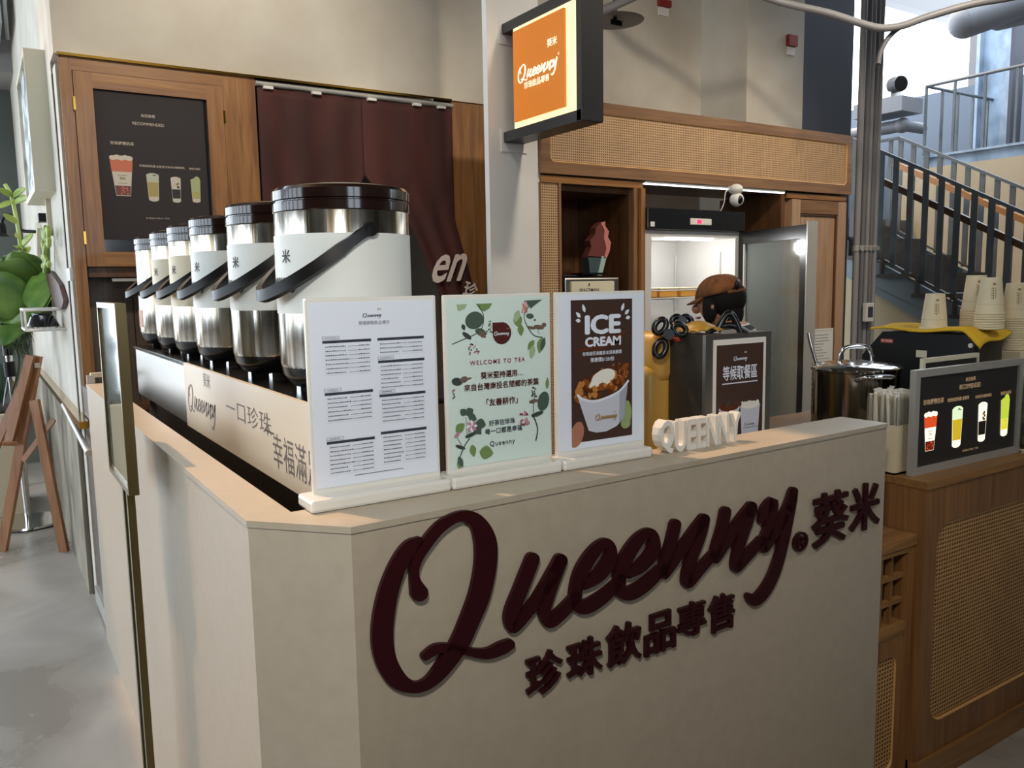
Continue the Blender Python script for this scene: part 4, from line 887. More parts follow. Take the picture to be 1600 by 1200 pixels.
build('top_handle', B().tube(catmull([f_(1121, 518), f_(1126, 506), f_(1133, 494), f_(1139, 490), f_(1145, 494), f_(1151, 506), f_(1157, 519)], 5), .0105, 8).tube(catmull([f_(1104, 520), f_(1118, 513), f_(1138, 508), f_(1156, 513), f_(1168, 520)], 5), .009, 8), 'black_gloss', sm, smooth=60)
b = B(); lf = [(.0, .0), (.02, .03), (.055, .05), (.05, .02), (.035, -.015), (.01, -.03), (-.015, -.02)]
for (x_, y_) in ((1.598, 1.235), (1.598, 1.07)): b.add([Vector((1.598, 1.86-u, y_+v)) for u, v in lf], [tuple(range(len(lf)))])
build('leaf_emblem', b, 'yellow_light', sm)
build('side_bracket', B().bevbox(1.585, 1.60, 1.79, 1.93, 1.08, 1.12, .004).cyl((1.585, 1.86, 1.10), (1.57, 1.86, 1.10), .012), 'grey_box', sm)
# folded yellow cloth lying on the machine
t = B(); c0 = DEP(2.5, 1098, 512); base_z = sz1
b = B(); b.grid(lambda u, v: Vector((1.69+.10*u, 1.655+.10*v, sz1+.004+.026*math.sin(u*3.1)*math.sin(v*2.6+.3)+.003*math.sin(u*14+v*9))), 16, 12)
o = build('folded_cloth', b, 'yellow_light', None, 'folded ochre cloth lying on top of the cup sealing machine', 'cloth', smooth=60); mm = o.modifiers.new('thickness', 'SOLIDIFY'); mm.thickness = .006; mm.offset = 1
MATS['yellow_light'].node_tree.nodes['Principled BSDF'].inputs['Base Color'].default_value = lin('#b58a35')

# ---------------------------------------------------------------- person at the fridge
FR = Vector((RT.x, RT.y, 0)).normalized(); FF = Vector((FW.x, FW.y, 0)).normalized()
fac = (-FR*.86+FF*.5).normalized(); sid = Vector((-fac.y, fac.x, 0))       # facing, own left
H0 = DEP(3.75, 1119, 470)
head = Vector((H0.x, H0.y, 1.448))
neck = head-fac*.06-Vector((0, 0, .105)); chest = neck-fac*.055-Vector((0, 0, .14)); pel = chest-fac*.02; pel.z = .80
def skinmesh(name, joints, edges, mats, parent, pick, sub=2):
    me = bpy.data.meshes.new(name); me.from_pydata([j[0] for j in joints], edges, [])
    o = bpy.data.objects.new(name, me); COL.objects.link(o); m = o.modifiers.new('skin', 'SKIN'); m.use_smooth_shade = True
    for i, j in enumerate(joints):
        r_ = j[1]; me.skin_vertices[0].data[i].radius = r_ if isinstance(r_, tuple) else (r_, r_)
    me.skin_vertices[0].data[0].use_root = True
    s_ = o.modifiers.new('smooth', 'SUBSURF'); s_.levels = sub; s_.render_levels = sub
    dg = bpy.context.evaluated_depsgraph_get(); nm = bpy.data.meshes.new_from_object(o.evaluated_get(dg)); bpy.data.objects.remove(o)
    nm.name = name; nm.materials.clear()
    for q in mats: nm.materials.append(MATS[q])
    for p in nm.polygons: p.material_index = pick(p.center); p.use_smooth = True
    o = bpy.data.objects.new(name, nm); own(o, parent, False); return o
per = thing('person', 'person in a brown cap and striped dark top bending towards the open fridge', 'person', (pel.x, pel.y, 0))
J = []; E_ = []
def jn(p, r, par=None):
    J.append((Vector(p), r)); i = len(J)-1
    if par is not None: E_.append((par, i))
    return i
Zv = Vector((0, 0, 1))
jp = jn(pel, (.15, .115)); jw = jn(pel.lerp(chest, .5), (.135, .10), jp); jc = jn(chest, (.155, .105), jw); jt = jn(chest.lerp(neck, .62), (.12, .085), jc)
jk = jn(neck, .052, jt); jh = jn(head-fac*.012-Zv*.075, .062, jk); jh2 = jn(head+fac*.008, (.092, .10), jh); jn(head+Zv*.06, (.07, .08), jh2)
for sgn in (1, -1):
    sh = jn(chest.lerp(neck, .66)+sid*sgn*.155, .068, jt); el = jn(chest+sid*sgn*.215+fac*.10-Zv*.20, .046, sh)
    wr = jn(chest+sid*sgn*.15+fac*.32-Zv*.24, .030, el); pa = jn(chest+sid*sgn*.14+fac*.385-Zv*.25, (.036, .02), wr)
    for k in range(4):
        f0 = chest+sid*sgn*(.115+.018*k)+fac*.42-Zv*.25; a0 = jn(f0, .0095, pa); a1 = jn(f0+fac*(.032+.004*(k in (1, 2)))-Zv*.012, .0085, a0); jn(f0+fac*(.045+.006*(k in (1, 2)))-Zv*.036, .0075, a1)
    th0 = jn(chest+sid*sgn*.105+fac*.37-Zv*.26, .011, pa); jn(chest+sid*sgn*.085+fac*.405-Zv*.275, .009, th0)
    hp_ = jn(pel+sid*sgn*.09-Zv*.07, .088, jp); kn = jn(Vector((pel.x, pel.y, .45))+sid*sgn*.095+fac*.02, .06, hp_); an = jn(Vector((pel.x, pel.y, .085))+sid*sgn*.10-fac*.02, .042, kn); jn(Vector((pel.x, pel.y, .04))+sid*sgn*.105+fac*.13, .035, an)
nz, wz = neck.z-.005, pel.z+.02
def pick(c):
    d = (c-head); hand = (c-chest).dot(fac) > .30 and c.z < neck.z-.2
    if hand: return 0
    if c.z > nz+.012 and d.length < .3: return 0
    if c.z > wz: return 1
    return 3 if c.z < .075 else 2
build_body = skinmesh('body', J, E_, ['skin', 'stripe_shirt', 'trousers', 'shoe'], per, pick)
hc = head+Zv*.02-fac*.012
def loc_ball(b, c, r, f=fac, n=20, m=14):   # ellipsoid aligned to the facing direction: r = (front, side, up)
    t = B(); t.ball((0, 0, 0), 1, n, m); s2 = Vector((-f.y, f.x, 0))
    b.add([c+f*(v[0]*r[0])+s2*(v[1]*r[1])+Zv*(v[2]*r[2]) for v in t.v], t.f); return b
b = B(); loc_ball(b, hc-fac*.03, (.092, .090, .10)); loc_ball(b, hc-fac*.058-Zv*.065, (.054, .068, .08)); loc_ball(b, hc+sid*.070-Zv*.045+fac*.02, (.034, .026, .07)); loc_ball(b, hc-sid*.070-Zv*.045+fac*.02, (.034, .026, .07))
build('hair', b, 'hair', per, smooth=70)
b = B(); loc_ball(b, head+fac*.092-Zv*.03, (.022, .014, .022)); fa = build('nose', b, 'skin', per, smooth=70)
b = B()
for s_ in (1, -1): loc_ball(b, head+fac*.083+sid*s_*.032-Zv*.0, (.012, .014, .009), n=10, m=8)
build('eyes', b, 'white', per, smooth=70); b = B(); loc_ball(b, head+fac*.084-Zv*.07, (.012, .024, .007), n=10, m=8); build('mouth', b, 'petal_pink', per, smooth=70)
for s_ in (1, -1): build('ear', loc_ball(B(), head+sid*s_*.084-Zv*.02-fac*.002, (.016, .010, .026), n=10, m=8), 'skin', per, smooth=70)
# cap: dome cut flat below, small brim ahead, strap over the opening behind
ax = (Zv+fac*-.18).normalized()
def cap_pt(a_, k):   # a_ around (0 = ahead), k 0 rim .. 1 top
    rr = math.cos(k*math.pi/2)**.8; f_ = fac; p = head+Zv*(.035+.092*math.sin(k*math.pi/2)) + f_*(math.cos(a_)*.108*rr-.012)+sid*(math.sin(a_)*.098*rr)
    return p+Zv*(-.022*math.cos(a_)*(1-k))
b = B(); b.grid(lambda u, v: cap_pt(u*2*math.pi, v*.995), 32, 10); cp = build('cap', b, 'cap', per, 'brown cloth cap', smooth=70); mm = cp.modifiers.new('thickness', 'SOLIDIFY'); mm.thickness = .004
b = B(); b.grid(lambda u, v: cap_pt(-1.1+2.2*u, 0)+fac*(.04*v*math.cos((u-.5)*2.0))+Zv*(-.022*v), 14, 4); o = build('brim', b, 'cap', cp, smooth=70); mm = o.modifiers.new('thickness', 'SOLIDIFY'); mm.thickness = .005
b = B(); loc_ball(b, cap_pt(math.pi-.35, .16)+fac*.004, (.012, .040, .028)); build('back_opening', b, 'black', cp, smooth=70)
b = B(); b.tube([cap_pt(math.pi-1.0+1.3*i/8, .0)*1+(-fac)*.004 for i in range(9)], .0075, 6); build('strap', b, 'cap', cp, smooth=60)
# apron straps over the back of the shoulders
b = B()
for sg_ in (1, -1): b.tube(catmull([chest+sid*sg_*.08+fac*.10, chest.lerp(neck, .75)+sid*sg_*.085+fac*.03, chest.lerp(neck, .72)+sid*sg_*.085-fac*.05, chest+sid*sg_*.06-fac*.112], 5), .012, 8, .5)
build('apron_straps', b, 'apron', per, 'dark red apron straps', smooth=60)

# ---------------------------------------------------------------- wooden counter on the right with a cane front
WX0, WX1, WY, WZ = 2.268, 3.75, 1.31, .955
wd = thing('wooden_counter', 'brown wooden counter with a large cane webbing front at the right', 'counter', (3.0, 1.6, 0))
build('worktop', B().box(WX0-.004, WX1, WY-.006, 2.36, WZ-.022, WZ), 'walnut_x', wd)
build('end_panel', B().box(WX0, WX0+.03, WY+.022, 2.34, 0, WZ-.022), 'walnut', wd); build('carcass', B().box(WX0+.03, WX1-.01, WY+.05, 2.33, .06, WZ-.022), 'cabdark', wd)
cane_panel(wd, WX0, WX1-.003, .085, WZ-.022, WY, (.068, .07, .10, .115), .07, 'walnut', 'cane_low', .022, .005, 'front_frame')
build('plinth', B().box(WX0, WX1, WY-.012, WY+.03, 0, .085), 'walnut_x', wd)
lw = thing('low_cabinet', 'low wooden cabinet with lattice and cane door between the two counters', 'cabinet', (2.17, 1.45, 0))
LX0, LX1, LY, LZ = 2.072, 2.262, 1.335, .797
build('top_board', B().box(LX0, LX1, LY-.008, 1.60, LZ-.03, LZ), 'walnut_x', lw); build('back_box', B().box(LX0, LX1, LY+.06, 1.60, 0, LZ-.03), 'dark_interior', lw)
build('side_stile', B().box(LX1-.03, LX1, LY, LY+.06, 0, LZ-.03), 'walnut', lw); build('rail', B().box(LX0, LX1-.03, LY, LY+.06, .50, .535), 'walnut_x', lw); build('rail', B().box(LX0, LX1-.03, LY, LY+.06, LZ-.05, LZ-.03), 'walnut_x', lw)
for z_ in (.60, .675): build('lattice_bar', B().box(LX0, LX1-.03, LY+.012, LY+.03, z_-.007, z_+.007), 'walnut_x', lw)
for x_ in (2.125, 2.175): build('lattice_bar', B().box(x_-.006, x_+.006, LY+.014, LY+.032, .535, LZ-.05), 'walnut', lw)
cane_panel(lw, LX0, LX1-.034, .03, .497, LY+.004, (.012, .026, .05, .06), .03, 'walnut', 'cane_low', .02, .004, 'cane_door')

# ---------------------------------------------------------------- lit menu box
c0, c1 = Vector((2.302, 1.383, WZ)), Vector((2.905, 1.372, WZ)); LU = (c1-c0).normalized(); LNn = Vector((LU.y, -LU.x, 0)); Wl = (c1-c0).length
lb = thing('menu_lightbox', 'lit menu box of four drinks in an aluminium frame on the wooden counter', 'light box', (2.6, 1.39, WZ))
HT = .318
def lbx(b, u0, u1, z0, z1, o0, o1):
    f = lambda u, z, o: c0+LU*u+Zv*z+LNn*o
    return b.hexa([f(u0, z0, o0), f(u1, z0, o0), f(u1, z0, o1), f(u0, z0, o1), f(u0, z1, o0), f(u1, z1, o0), f(u1, z1, o1), f(u0, z1, o1)])
b = B(); fwd = .022
lbx(b, 0, Wl, 0, fwd, -.012, .008); lbx(b, 0, Wl, HT-fwd, HT, -.012, .008); lbx(b, 0, fwd, fwd, HT-fwd, -.012, .008); lbx(b, Wl-fwd, Wl, fwd, HT-fwd, -.012, .008)
build('frame', b, 'alu', lb); b = B(); lbx(b, fwd, Wl-fwd, fwd, HT-fwd, -.01, .0); pn = build('panel', b, 'lit_black', lb)
a = Art(c0+LU*fwd+Zv*fwd, LU*(Wl-2*fwd), Zv*(HT-2*fwd), LNn)
a.text('lit_text', '為您推薦', .50, .885, w=.10, h=.045); a.text('lit_text', 'RECOMMENDED', .50, .80, w=.21, h=.055)
drinks(a, None, 'lit_text', 0, [(.13, .16, .42, .062, 0), (.385, .165, .42, .052, 1), (.64, .17, .42, .046, 2), (.88, .18, .42, .046, 3)], 0, 0, 'lit_', ((.68, .675, .665, .66), (.19, .21, .17, .115)))
a.text('lit_text', 'BUBBLE MILK | TEA', .53, .06, w=.16, h=.03); a.done(pn)
build('foot', B().box(2.43, 2.47, 1.388, 1.422, WZ, WZ+.012), 'alu', lb); build('foot', B().box(2.78, 2.82, 1.383, 1.42, WZ, WZ+.012), 'alu', lb)
# framed sign standing behind the light box
t = thing('framed_sign', 'pale framed dark sign leaning behind the lit menu box', 'sign', (2.62, 1.43, WZ))
b = B(); fx0, fx1 = 2.42, 2.74
b.box(fx0, fx1, 1.425, 1.437, 1.283, 1.297).box(fx0, fx0+.012, 1.425, 1.437, WZ, 1.283).box(fx1-.012, fx1, 1.425, 1.437, WZ, 1.283).box(fx0, fx1, 1.425, 1.437, WZ, WZ+.014)
build('frame', b, 'machine_cream', t); build('dark_panel', B().box(fx0+.012, fx1-.012, 1.428, 1.434, WZ+.014, 1.283), 'lit_black', t)

# ---------------------------------------------------------------- box of wrapped straws
t = thing('straw_box', 'clear-topped cream box holding wrapped straws behind the counter end', 'box', (2.33, 1.45, WZ))
bx = (2.275, 2.395, 1.415, 1.515)
build('box_body', B().box(bx[0], bx[1], bx[2], bx[2]+.004, WZ, 1.105).box(bx[0], bx[1], bx[3]-.004, bx[3], WZ, 1.105).box(bx[0], bx[0]+.004, bx[2]+.004, bx[3]-.004, WZ, 1.105).box(bx[1]-.004, bx[1], bx[2]+.004, bx[3]-.004, WZ, 1.105).box(bx[0], bx[1], bx[2], bx[3], WZ, WZ+.006), 'box_cream', t)
build('clear_rim', B().box(bx[0]+.001, bx[1]-.001, bx[2]+.001, bx[2]+.003, 1.105, 1.19).box(bx[0]+.001, bx[0]+.003, bx[2]+.003, bx[3]-.001, 1.105, 1.19), 'clear', t)
me0 = None
for i in range(9):
    for j in range(8):
        x_ = bx[0]+.012+i*.012+random.uniform(-.002, .002); y_ = bx[2]+.012+j*.0108+random.uniform(-.002, .002); h_ = random.uniform(.225, .245); tx_, ty_ = random.uniform(-.01, .012)-.016*(4-i)/4, random.uniform(-.008, .008)
        if me0 is None:
            b = B(); b.cyl((0, 0, 0), (0, 0, 1-.05), .0048, n=7); me0 = build('wrapped_straw', b, 'straw'); b2 = B(); b2.cyl((0, 0, .95), (0, 0, .965), .0048, .002, n=7).cyl((0, 0, .965), (0, 0, 1), .0035, .006, n=7); tip0 = build('wrapper_tip', b2, 'straw_tip', me0, local=True)
            o = me0
        else: o = copy_tree(me0)
        o.scale = (1, 1, h_); o.location = (x_, y_, WZ+.012); o.rotation_euler = (-ty_*4, tx_*3.2, 0)
        tag(o, 'thin wrapped straw standing upright in the cream straw box', 'straw', 'wrapped straws in the straw box')

# ---------------------------------------------------------------- cooking pot
t = thing('cooking_pot', 'large steel cooking pot with lid and looped handles behind the straw box', 'pot', (2.45, 1.67, WZ))
_q = DEP(2.75, 1337, 575); PC = Vector((_q.x, _q.y, WZ)); R_ = .137
build('pot_body', B().lathe([(R_*.97, .002), (R_, .012), (R_, .285), (R_*1.03, .288), (R_*1.03, .294)], 48, PC), 'pot_dark', t, smooth=40)
ld = build('lid', B().lathe([(R_*1.04, .294), (R_*1.05, .298), (R_*1.0, .303), (R_*.7, .312), (R_*.3, .318), (.002, .319)], 48, PC), 'chrome', t, smooth=40)
hl = lambda c, d, u, up, r=.007: B().tube(catmull([c-u*.055, c-u*.05+d*.03+up*.3, c-u*.03+d*.05+up*.5, c+u*.03+d*.05+up*.5, c+u*.05+d*.03+up*.3, c+u*.055], 4), r, 8)
build('lid_handle', hl(PC+Vector((0, 0, .314)), Zv, FR, Vector((0, 0, 0))), 'chrome', ld, smooth=60)
build('side_handle', hl(PC+Vector((0, 0, .268))-FF*R_, -FF, FR, Zv*.03), 'chrome', t, smooth=60); build('side_handle', hl(PC+Vector((0, 0, .268))+FF*R_, FF, FR, Zv*.03), 'chrome', t, smooth=60)
lad = [DEP(2.9, *p) for p in ((1272, 610), (1279, 585), (1273, 560), (1266, 535), (1263, 520))]
o = build('steel_ladle', B().tube(catmull(lad, 5), .006, 8).tube([lad[0], Vector((lad[0].x, lad[0].y, .96))], .005, 8), 'chrome', None, 'curved steel ladle handle beside the cooking pot', 'ladle', smooth=60)

# ---------------------------------------------------------------- second cup sealing machine
s2m = thing('cup_sealing_machine', 'black cup sealing machine under the yellow towel at the right', 'machine', (2.86, 1.65, WZ))
qx, qy0, qy1, qz = 2.76, 1.452, 1.865, 1.352
prof = [(qy0, WZ+.02), (qy0, qz), (qy1-.08, qz), (qy1, qz-.09), (qy1, WZ+.02)]
build('side_case', B().poly([(qx, y, z) for y, z in prof], (.018, 0, 0)), 'black', s2m)
build('case', B().poly([(qx+.018, y+(.001 if y == qy0 else -.004), z-.001) for y, z in prof], (.16, 0, 0)), 'grey_box', s2m); build('foot_plate', B().box(qx+.005, qx+.17, qy0+.01, qy1-.01, WZ, WZ+.02), 'black', s2m)
tg = PX(qx, 1377, 529), PX(qx, 1396, 536)
pl = build('model_tag', B().box(qx-.003, qx, tg[1].y, tg[0].y, tg[1].z, tg[0].z), 'tag_red', s2m)
b = B(); put(b, 'ET-9CSN', (qx-.0036, tg[0].y-.004, tg[1].z+.003), (0, -1, 0), (0, 0, 1), abs(tg[0].y-tg[1].y)-.008, abs(tg[0].z-tg[1].z)-.006, 0, .02, align=0); build('model_text', b, 'tag_text', pl)
tg = PX(qx, 1432, 547), PX(qx, 1448, 559); build('paper_label', B().box(qx-.002, qx, tg[1].y, tg[0].y, tg[1].z, tg[0].z), 'machine_cream', s2m)
tg = PX(qx, 1517, 540); build('round_badge', B().cyl((qx-.003, tg.y, tg.z), (qx, tg.y, tg.z), .008, n=16), 'white', s2m)
# yellow towel
def tw(u, v):
    y = qy0-.025+u*.40; x = qx-.015+v*.20; z = qz+.010+.006*math.sin(u*9)+.006*math.sin(v*7+u*3)
    if u < .14: z -= (.14-u)*.22*(1.5-v)
    if v < .08: z -= (.08-v)*.10
    return (x, y, z)
b = B(); b.grid(tw, 34, 18); o = build('yellow_towel', b, 'yellow_cloth', None, 'bright yellow towel spread over the black sealing machine', 'towel', smooth=70); mm = o.modifiers.new('thickness', 'SOLIDIFY'); mm.thickness = .006; mm.offset = 1
# paper cups, upside down
def cup(parentname):
    t = thing('paper_cup', 'x', 'cup'); build('cup_wall', B().lathe([(.0425, 0), (.0455, .001), (.0465, .004), (.0455, .0075), (.0430, .0085), (.0310, .122), (.0310, .124), (.0295, .1235), (.0290, .120), (.002, .1195)], 30), 'cup_paper', t, local=True, smooth=40)
    return t
cup0 = cup('paper_cup')
b = B(); mark = None
def cup_print(t, ang):
    b = B(); rr = lambda z: .0430-(z-.0085)*.1057+.0006
    for (u, z, w_, h_) in ((-.004, .098, .010, .008), (-.002, .050, .002, .04), (.004, .055, .002, .035)):
        b.grid(lambda i, j: (rr(z+h_*j)*math.cos(ang+(u+w_*i)/.036), rr(z+h_*j)*math.sin(ang+(u+w_*i)/.036), z+h_*j), 3, 3)
    for i in range(5): b.grid(lambda p, q: (rr(.055+.008*i+.003*q)*math.cos(ang+(-.008+.006*p)/.036), rr(.055+.008*i+.003*q)*math.sin(ang+(-.008+.006*p)/.036), .055+.008*i+.003*q), 2, 1)
    build('printed_mark', b, 'cup_line', t, local=True)
    b = B(); n = 30; b.add([(rr(z)*math.cos(6.2832*i/n), rr(z)*math.sin(6.2832*i/n), z) for z in (.034, .0346) for i in range(n)], [(i, (i+1) % n, n+(i+1) % n, n+i) for i in range(n)]); build('printed_line', b, 'cup_line', t, local=True)
first = True
tops = thing('paper_cup', 'x', 'cup'); COLs = None
ctop = DEP(2.83, 1580, 442)
ca2 = DEP(2.87, 1522, 512); cb2 = DEP(2.77, 1545, 516)
SP = [((ca2.x, ca2.y), qz+.016, 8, 'left-hand stack beside the yellow towel', .0082), ((cb2.x, cb2.y), qz+.016, 7, 'front stack on the yellow towel', .0082), ((ctop.x+.02, ctop.y-.008), ctop.z-.124-.0082*13, 14, 'right-hand stack behind the towel', .0082), ((2.805, 1.62), qz+.012, 1, '', 0)]
bpy.data.objects.remove(tops)
proto_used = False
topcup = cup('paper_cup'); cup_print(topcup, math.radians(222)); top_used = False
for (x_, y_), z_, n_, nm, dz in SP:
    for k in range(n_):
        if k == n_-1:
            o = topcup if not top_used else copy_tree(topcup); top_used = True
            o['label'] = ('upside-down paper cup standing alone on the sealing machine' if n_ == 1 else 'topmost upside-down paper cup of the '+nm)
            o['group'] = 'upside-down paper cups'
        else:
            o = cup0 if not proto_used else copy_tree(cup0); proto_used = True
            o['label'] = 'upside-down paper cup nested in the '+nm; o['group'] = 'nested cups of the '+nm
        o.location = (x_, y_, z_+dz*k)
t = thing('cup_carton', 'small pale carton supporting the right-hand stack of cups', 'carton', (2.985, 1.475, WZ)); build('carton_body', B().bevbox(ctop.x-.03, ctop.x+.07, ctop.y-.058, ctop.y+.042, WZ, ctop.z-.124-.0082*13-.001, .003), 'box_cream', t); build('carton_band', B().box(ctop.x-.031, ctop.x+.071, ctop.y-.059, ctop.y+.043, 1.08, 1.12), 'tub', t)
# jar with plant at the frame edge
jc_ = Vector((2.962, 1.348, WZ)); t = thing('plant_jar', 'clear glass jar with a small plant at the right end of the lit menu box', 'jar', jc_)
build('jar_glass', B().lathe([(.038, .001), (.043, .01), (.043, .25), (.040, .25), (.040, .012), (.036, .008)], 24, jc_), 'glass', t, smooth=40); build('pebbles', B().ball(jc_+Zv*.035, (.036, .036, .025)), 'machine_cream', t, smooth=50)
b = B()
for i in range(26): a_ = random.random()*6.28; p = jc_+Vector((.02*math.cos(a_), .02*math.sin(a_), .07+.07*random.random())); b.ball(p, (.012, .012, .008), 6, 4)
build('foliage', b, 'leaf', t, smooth=60)

# ---------------------------------------------------------------- staircase beyond the conduits
SX_N, SX_F = 6.5, 7.6; sl = .517
zt = lambda y: 1.706+sl*(y-4.277)      # top of stringer at the near side
st = thing('staircase', 'grey steel staircase with flat bar railings and wooden handrails at the right', 'staircase', (7.0, 3.5, 0))
Y0, Y1 = .98, 4.82
for x_ in (SX_N, SX_F):
    b = B(); b.poly([(x_, Y0, zt(Y0)-.02), (x_, Y1+.35, zt(Y1+.35)-.02), (x_, Y1+.35, zt(Y1+.35)-.30), (x_, Y0+.3, zt(Y0+.3)-.30), (x_, Y0, 0)], (.03, 0, 0)); build('stringer', b, 'stair_plate', st)
yy = Y0+.05
while yy < Y1:
    z_ = zt(yy+.16)-.02; build('tread', B().box(SX_N-.05, SX_F+.02, yy, yy+.34, z_-.03, z_), 'tread', st); build('riser', B().box(SX_N-.045, SX_F, yy+.30, yy+.315, z_, z_+.137), 'tread', st); yy += .32
build('landing', B().box(SX_N-.05, 8.9, Y1+.3, 6.6, zt(Y1+.3)-.2, zt(Y1+.3)), 'tread', st)
for x_, off, dy, zc in ((SX_N, .90, 0, 0), (SX_F, .90, .38, 0)):
    zr = (lambda y: zt(y)+off) if x_ == SX_N else (lambda y: 2.889+sl*(y-4.817))
    ye = 5.15 if x_ == SX_N else 4.817
    build('top_rail', B().bar((x_, Y0, zr(Y0)), (x_, ye, zr(ye)), .03, .025), 'stair_paint', st); build('bottom_rail', B().bar((x_, Y0, zr(Y0)-.88), (x_, ye, zr(ye)-.88), .03, .02), 'stair_paint', st)
    y_ = 1.1
    while y_ < ye:
        build('baluster', B().box(x_-.006, x_+.006, y_-.024, y_+.024, zr(y_)-.90, zr(y_)), 'stair_paint', st); y_ += .132
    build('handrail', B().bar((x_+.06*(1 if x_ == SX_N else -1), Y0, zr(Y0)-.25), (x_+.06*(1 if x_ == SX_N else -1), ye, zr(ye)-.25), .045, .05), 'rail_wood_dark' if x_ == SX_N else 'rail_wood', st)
z_ = 2.885; build('top_rail', B().bar((SX_F, 4.817, z_), (SX_F, 6.4, z_), .03, .025), 'stair_paint', st)
for k in range(8): build('baluster', B().box(SX_F-.006, SX_F+.006, 4.9+.19*k-.02, 4.9+.19*k+.02, z_-.9, z_), 'stair_paint', st)
struct('wall_stair', B().box(8.3, 8.4, -1, 5.25, 0, 2.66), 'creamwall')
struct('wall_stair_low', B().box(SX_N+.035, SX_N+.1, -1, 2.9, 0, .1).poly([(SX_N+.06, 1.6, 0), (SX_N+.06, 4.9, 0), (SX_N+.06, 4.9, zt(4.9)-.31), (SX_N+.06, 1.6, zt(1.6)-.31)], (.03, 0, 0)), 'creamwall')
struct('wall_stair_back', B().box(6.4, 9.4, 6.7, 6.8, 0, 3.2), 'slate')
struct('wall_parapet', B().box(11.2, 11.35, 2, 9.5, 0, 4.04), 'slate')
struct('wall_return', B().box(9.0, 11.2, 7.6, 7.7, 0, 3.4), 'slate')
mz = thing('mezzanine', 'blue grey steel mezzanine edge with a thin railing high at the right', 'balcony', (9.6, 4.5, 2.6))
build('edge_beam', B().box(9.0, 9.12, .5, 5.4, 2.62, 2.885).box(8.96, 9.16, .5, 5.4, 2.86, 2.885).box(8.96, 9.16, .5, 5.4, 2.62, 2.645), 'bluesteel', mz); build('deck', B().box(9.12, 11.15, .5, 5.4, 2.80, 2.87), 'slate', mz)
build('top_rail', B().cyl((9, .5, 3.64), (9, 5.4, 3.64), .018, n=8).cyl((9, 5.4, 3.64), (11, 5.4, 3.64), .018, n=8), 'stair_paint', mz)
for k in range(14): build('rail_post', B().box(8.988, 9.012, 5.4-.32*k-.012, 5.4-.32*k+.012, 2.885, 3.63), 'stair_paint', mz)
for k in range(1, 7): build('rail_post', B().box(9+.32*k-.012, 9+.32*k+.012, 5.388, 5.412, 2.87, 3.63), 'stair_paint', mz)
p0 = PX(10.4, 1535, 120); p1 = PX(10.4, 1588, 120)
t = thing('steel_column', 'weathered blue grey steel column behind the mezzanine railing', 'column', (10.4, p1.y, 0)); yc0, yc1 = p1.y, p0.y
build('web', B().box(10.38, 10.42, yc0, yc1, 2.87, 6.5), 'bluesteel', t)
for y_ in (yc0, yc1): build('flange', B().box(10.28, 10.52, y_-.02, y_+.02, 2.87, 6.5), 'navy' if y_ == yc0 else 'bluesteel', t)
b = B(); p0 = PX(11.25, 1517, 100); b.box(11.2, 11.32, p0.y-.10, p0.y, 4.04, 7); struct('window_1', b, 'pipe_dark')
q0, q1 = PY(9.2, 1360, -6), PY(9.2, 1520, 44); b = B(); b.box(q0.x-2, 17, 9.1, 9.3, q1.z, q1.z+.6); struct('trim_roof_beam', b, 'pipe_dark')
t = thing('cctv_camera', 'white box camera on the window sill beside the conduits', 'camera', PX(8.9, 1390, 140))
k0 = PX(8.9, 1388, 137); build('camera_body', B().box(k0.x-.1, k0.x+.1, k0.y-.1, k0.y+.10, k0.z-.13, k0.z+.12), 'white', t); build('lens_hood', B().cyl((k0.x-.05, k0.y-.09, k0.z), (k0.x-.1, k0.y-.22, k0.z-.01), .085), 'black', t); build('camera_bracket', B().box(k0.x-.04, k0.x+.04, k0.y-.05, k0.y+.2, k0.z-.3, k0.z-.13).box(k0.x-.2, k0.x+.2, k0.y-.3, k0.y+.3, k0.z-.32, k0.z-.16), 'duct', t)
k1 = PX(8.9, 1410, 196); t = thing('water_pipe', 'grey horizontal pipe with elbow below the white box camera', 'pipe', k1); build('pipe_run', B().cyl((8.9, k1.y, k1.z), (8.9, k1.y+1.4, k1.z), .07), 'duct', t, smooth=50); build('elbow', B().ball((8.9, k1.y, k1.z), .085).cyl((8.9, k1.y, k1.z), (9.3, k1.y, k1.z), .06), 'duct', t, smooth=50)
# ducts and conduits overhead at the right
for i, (a0, a1, r_, lb_) in enumerate((((1508, 34), (1960, -130), .16, 'thick rounded duct end hanging nearest the bright window'), ((1562, 26), (1960, -66), .13, 'thick rounded duct end at the upper right corner'))):
    pa_, pb_ = DEP(8.2, *a0), DEP(7.6, *a1); t = thing('ceiling_duct', lb_, 'duct', pa_); build('duct_run', B().cyl(pa_, pb_, r_, n=20), 'duct', t, smooth=50); build('duct_cap', B().ball(pa_, r_*1.0), 'duct', t, smooth=60)
_c0 = DEP(4.75, 1160, -22)
cz = [(1160, -22), (1300, 22), (1350, 38), (1378, 44), (1410, 40), (1450, 26), (1520, 6), (1620, -14)]
build('overhead_conduit', B().tube(catmull([_c0+Vector((-.75, 0, 5-_c0.z)), _c0+Vector((-.6, 0, .35))]+[DEP(4.75-.0004*(p[0]-1160), *p) for p in cz]+[DEP(4.3, 1850, -90), DEP(4.3, 2000, -420)], 5), .021, 10), 'pipe', None, 'grey conduit crossing the top of the bright window', 'pipe', smooth=60)
build('branch_conduit', B().tube(catmull([DEP(4.7, *p) for p in ((1372, 100), (1375, 84), (1386, 62), (1402, 46), (1425, 35))], 5), .014, 8), 'pipe_dark', None, 'thin curved branch conduit in front of the bright window', 'pipe', smooth=60)
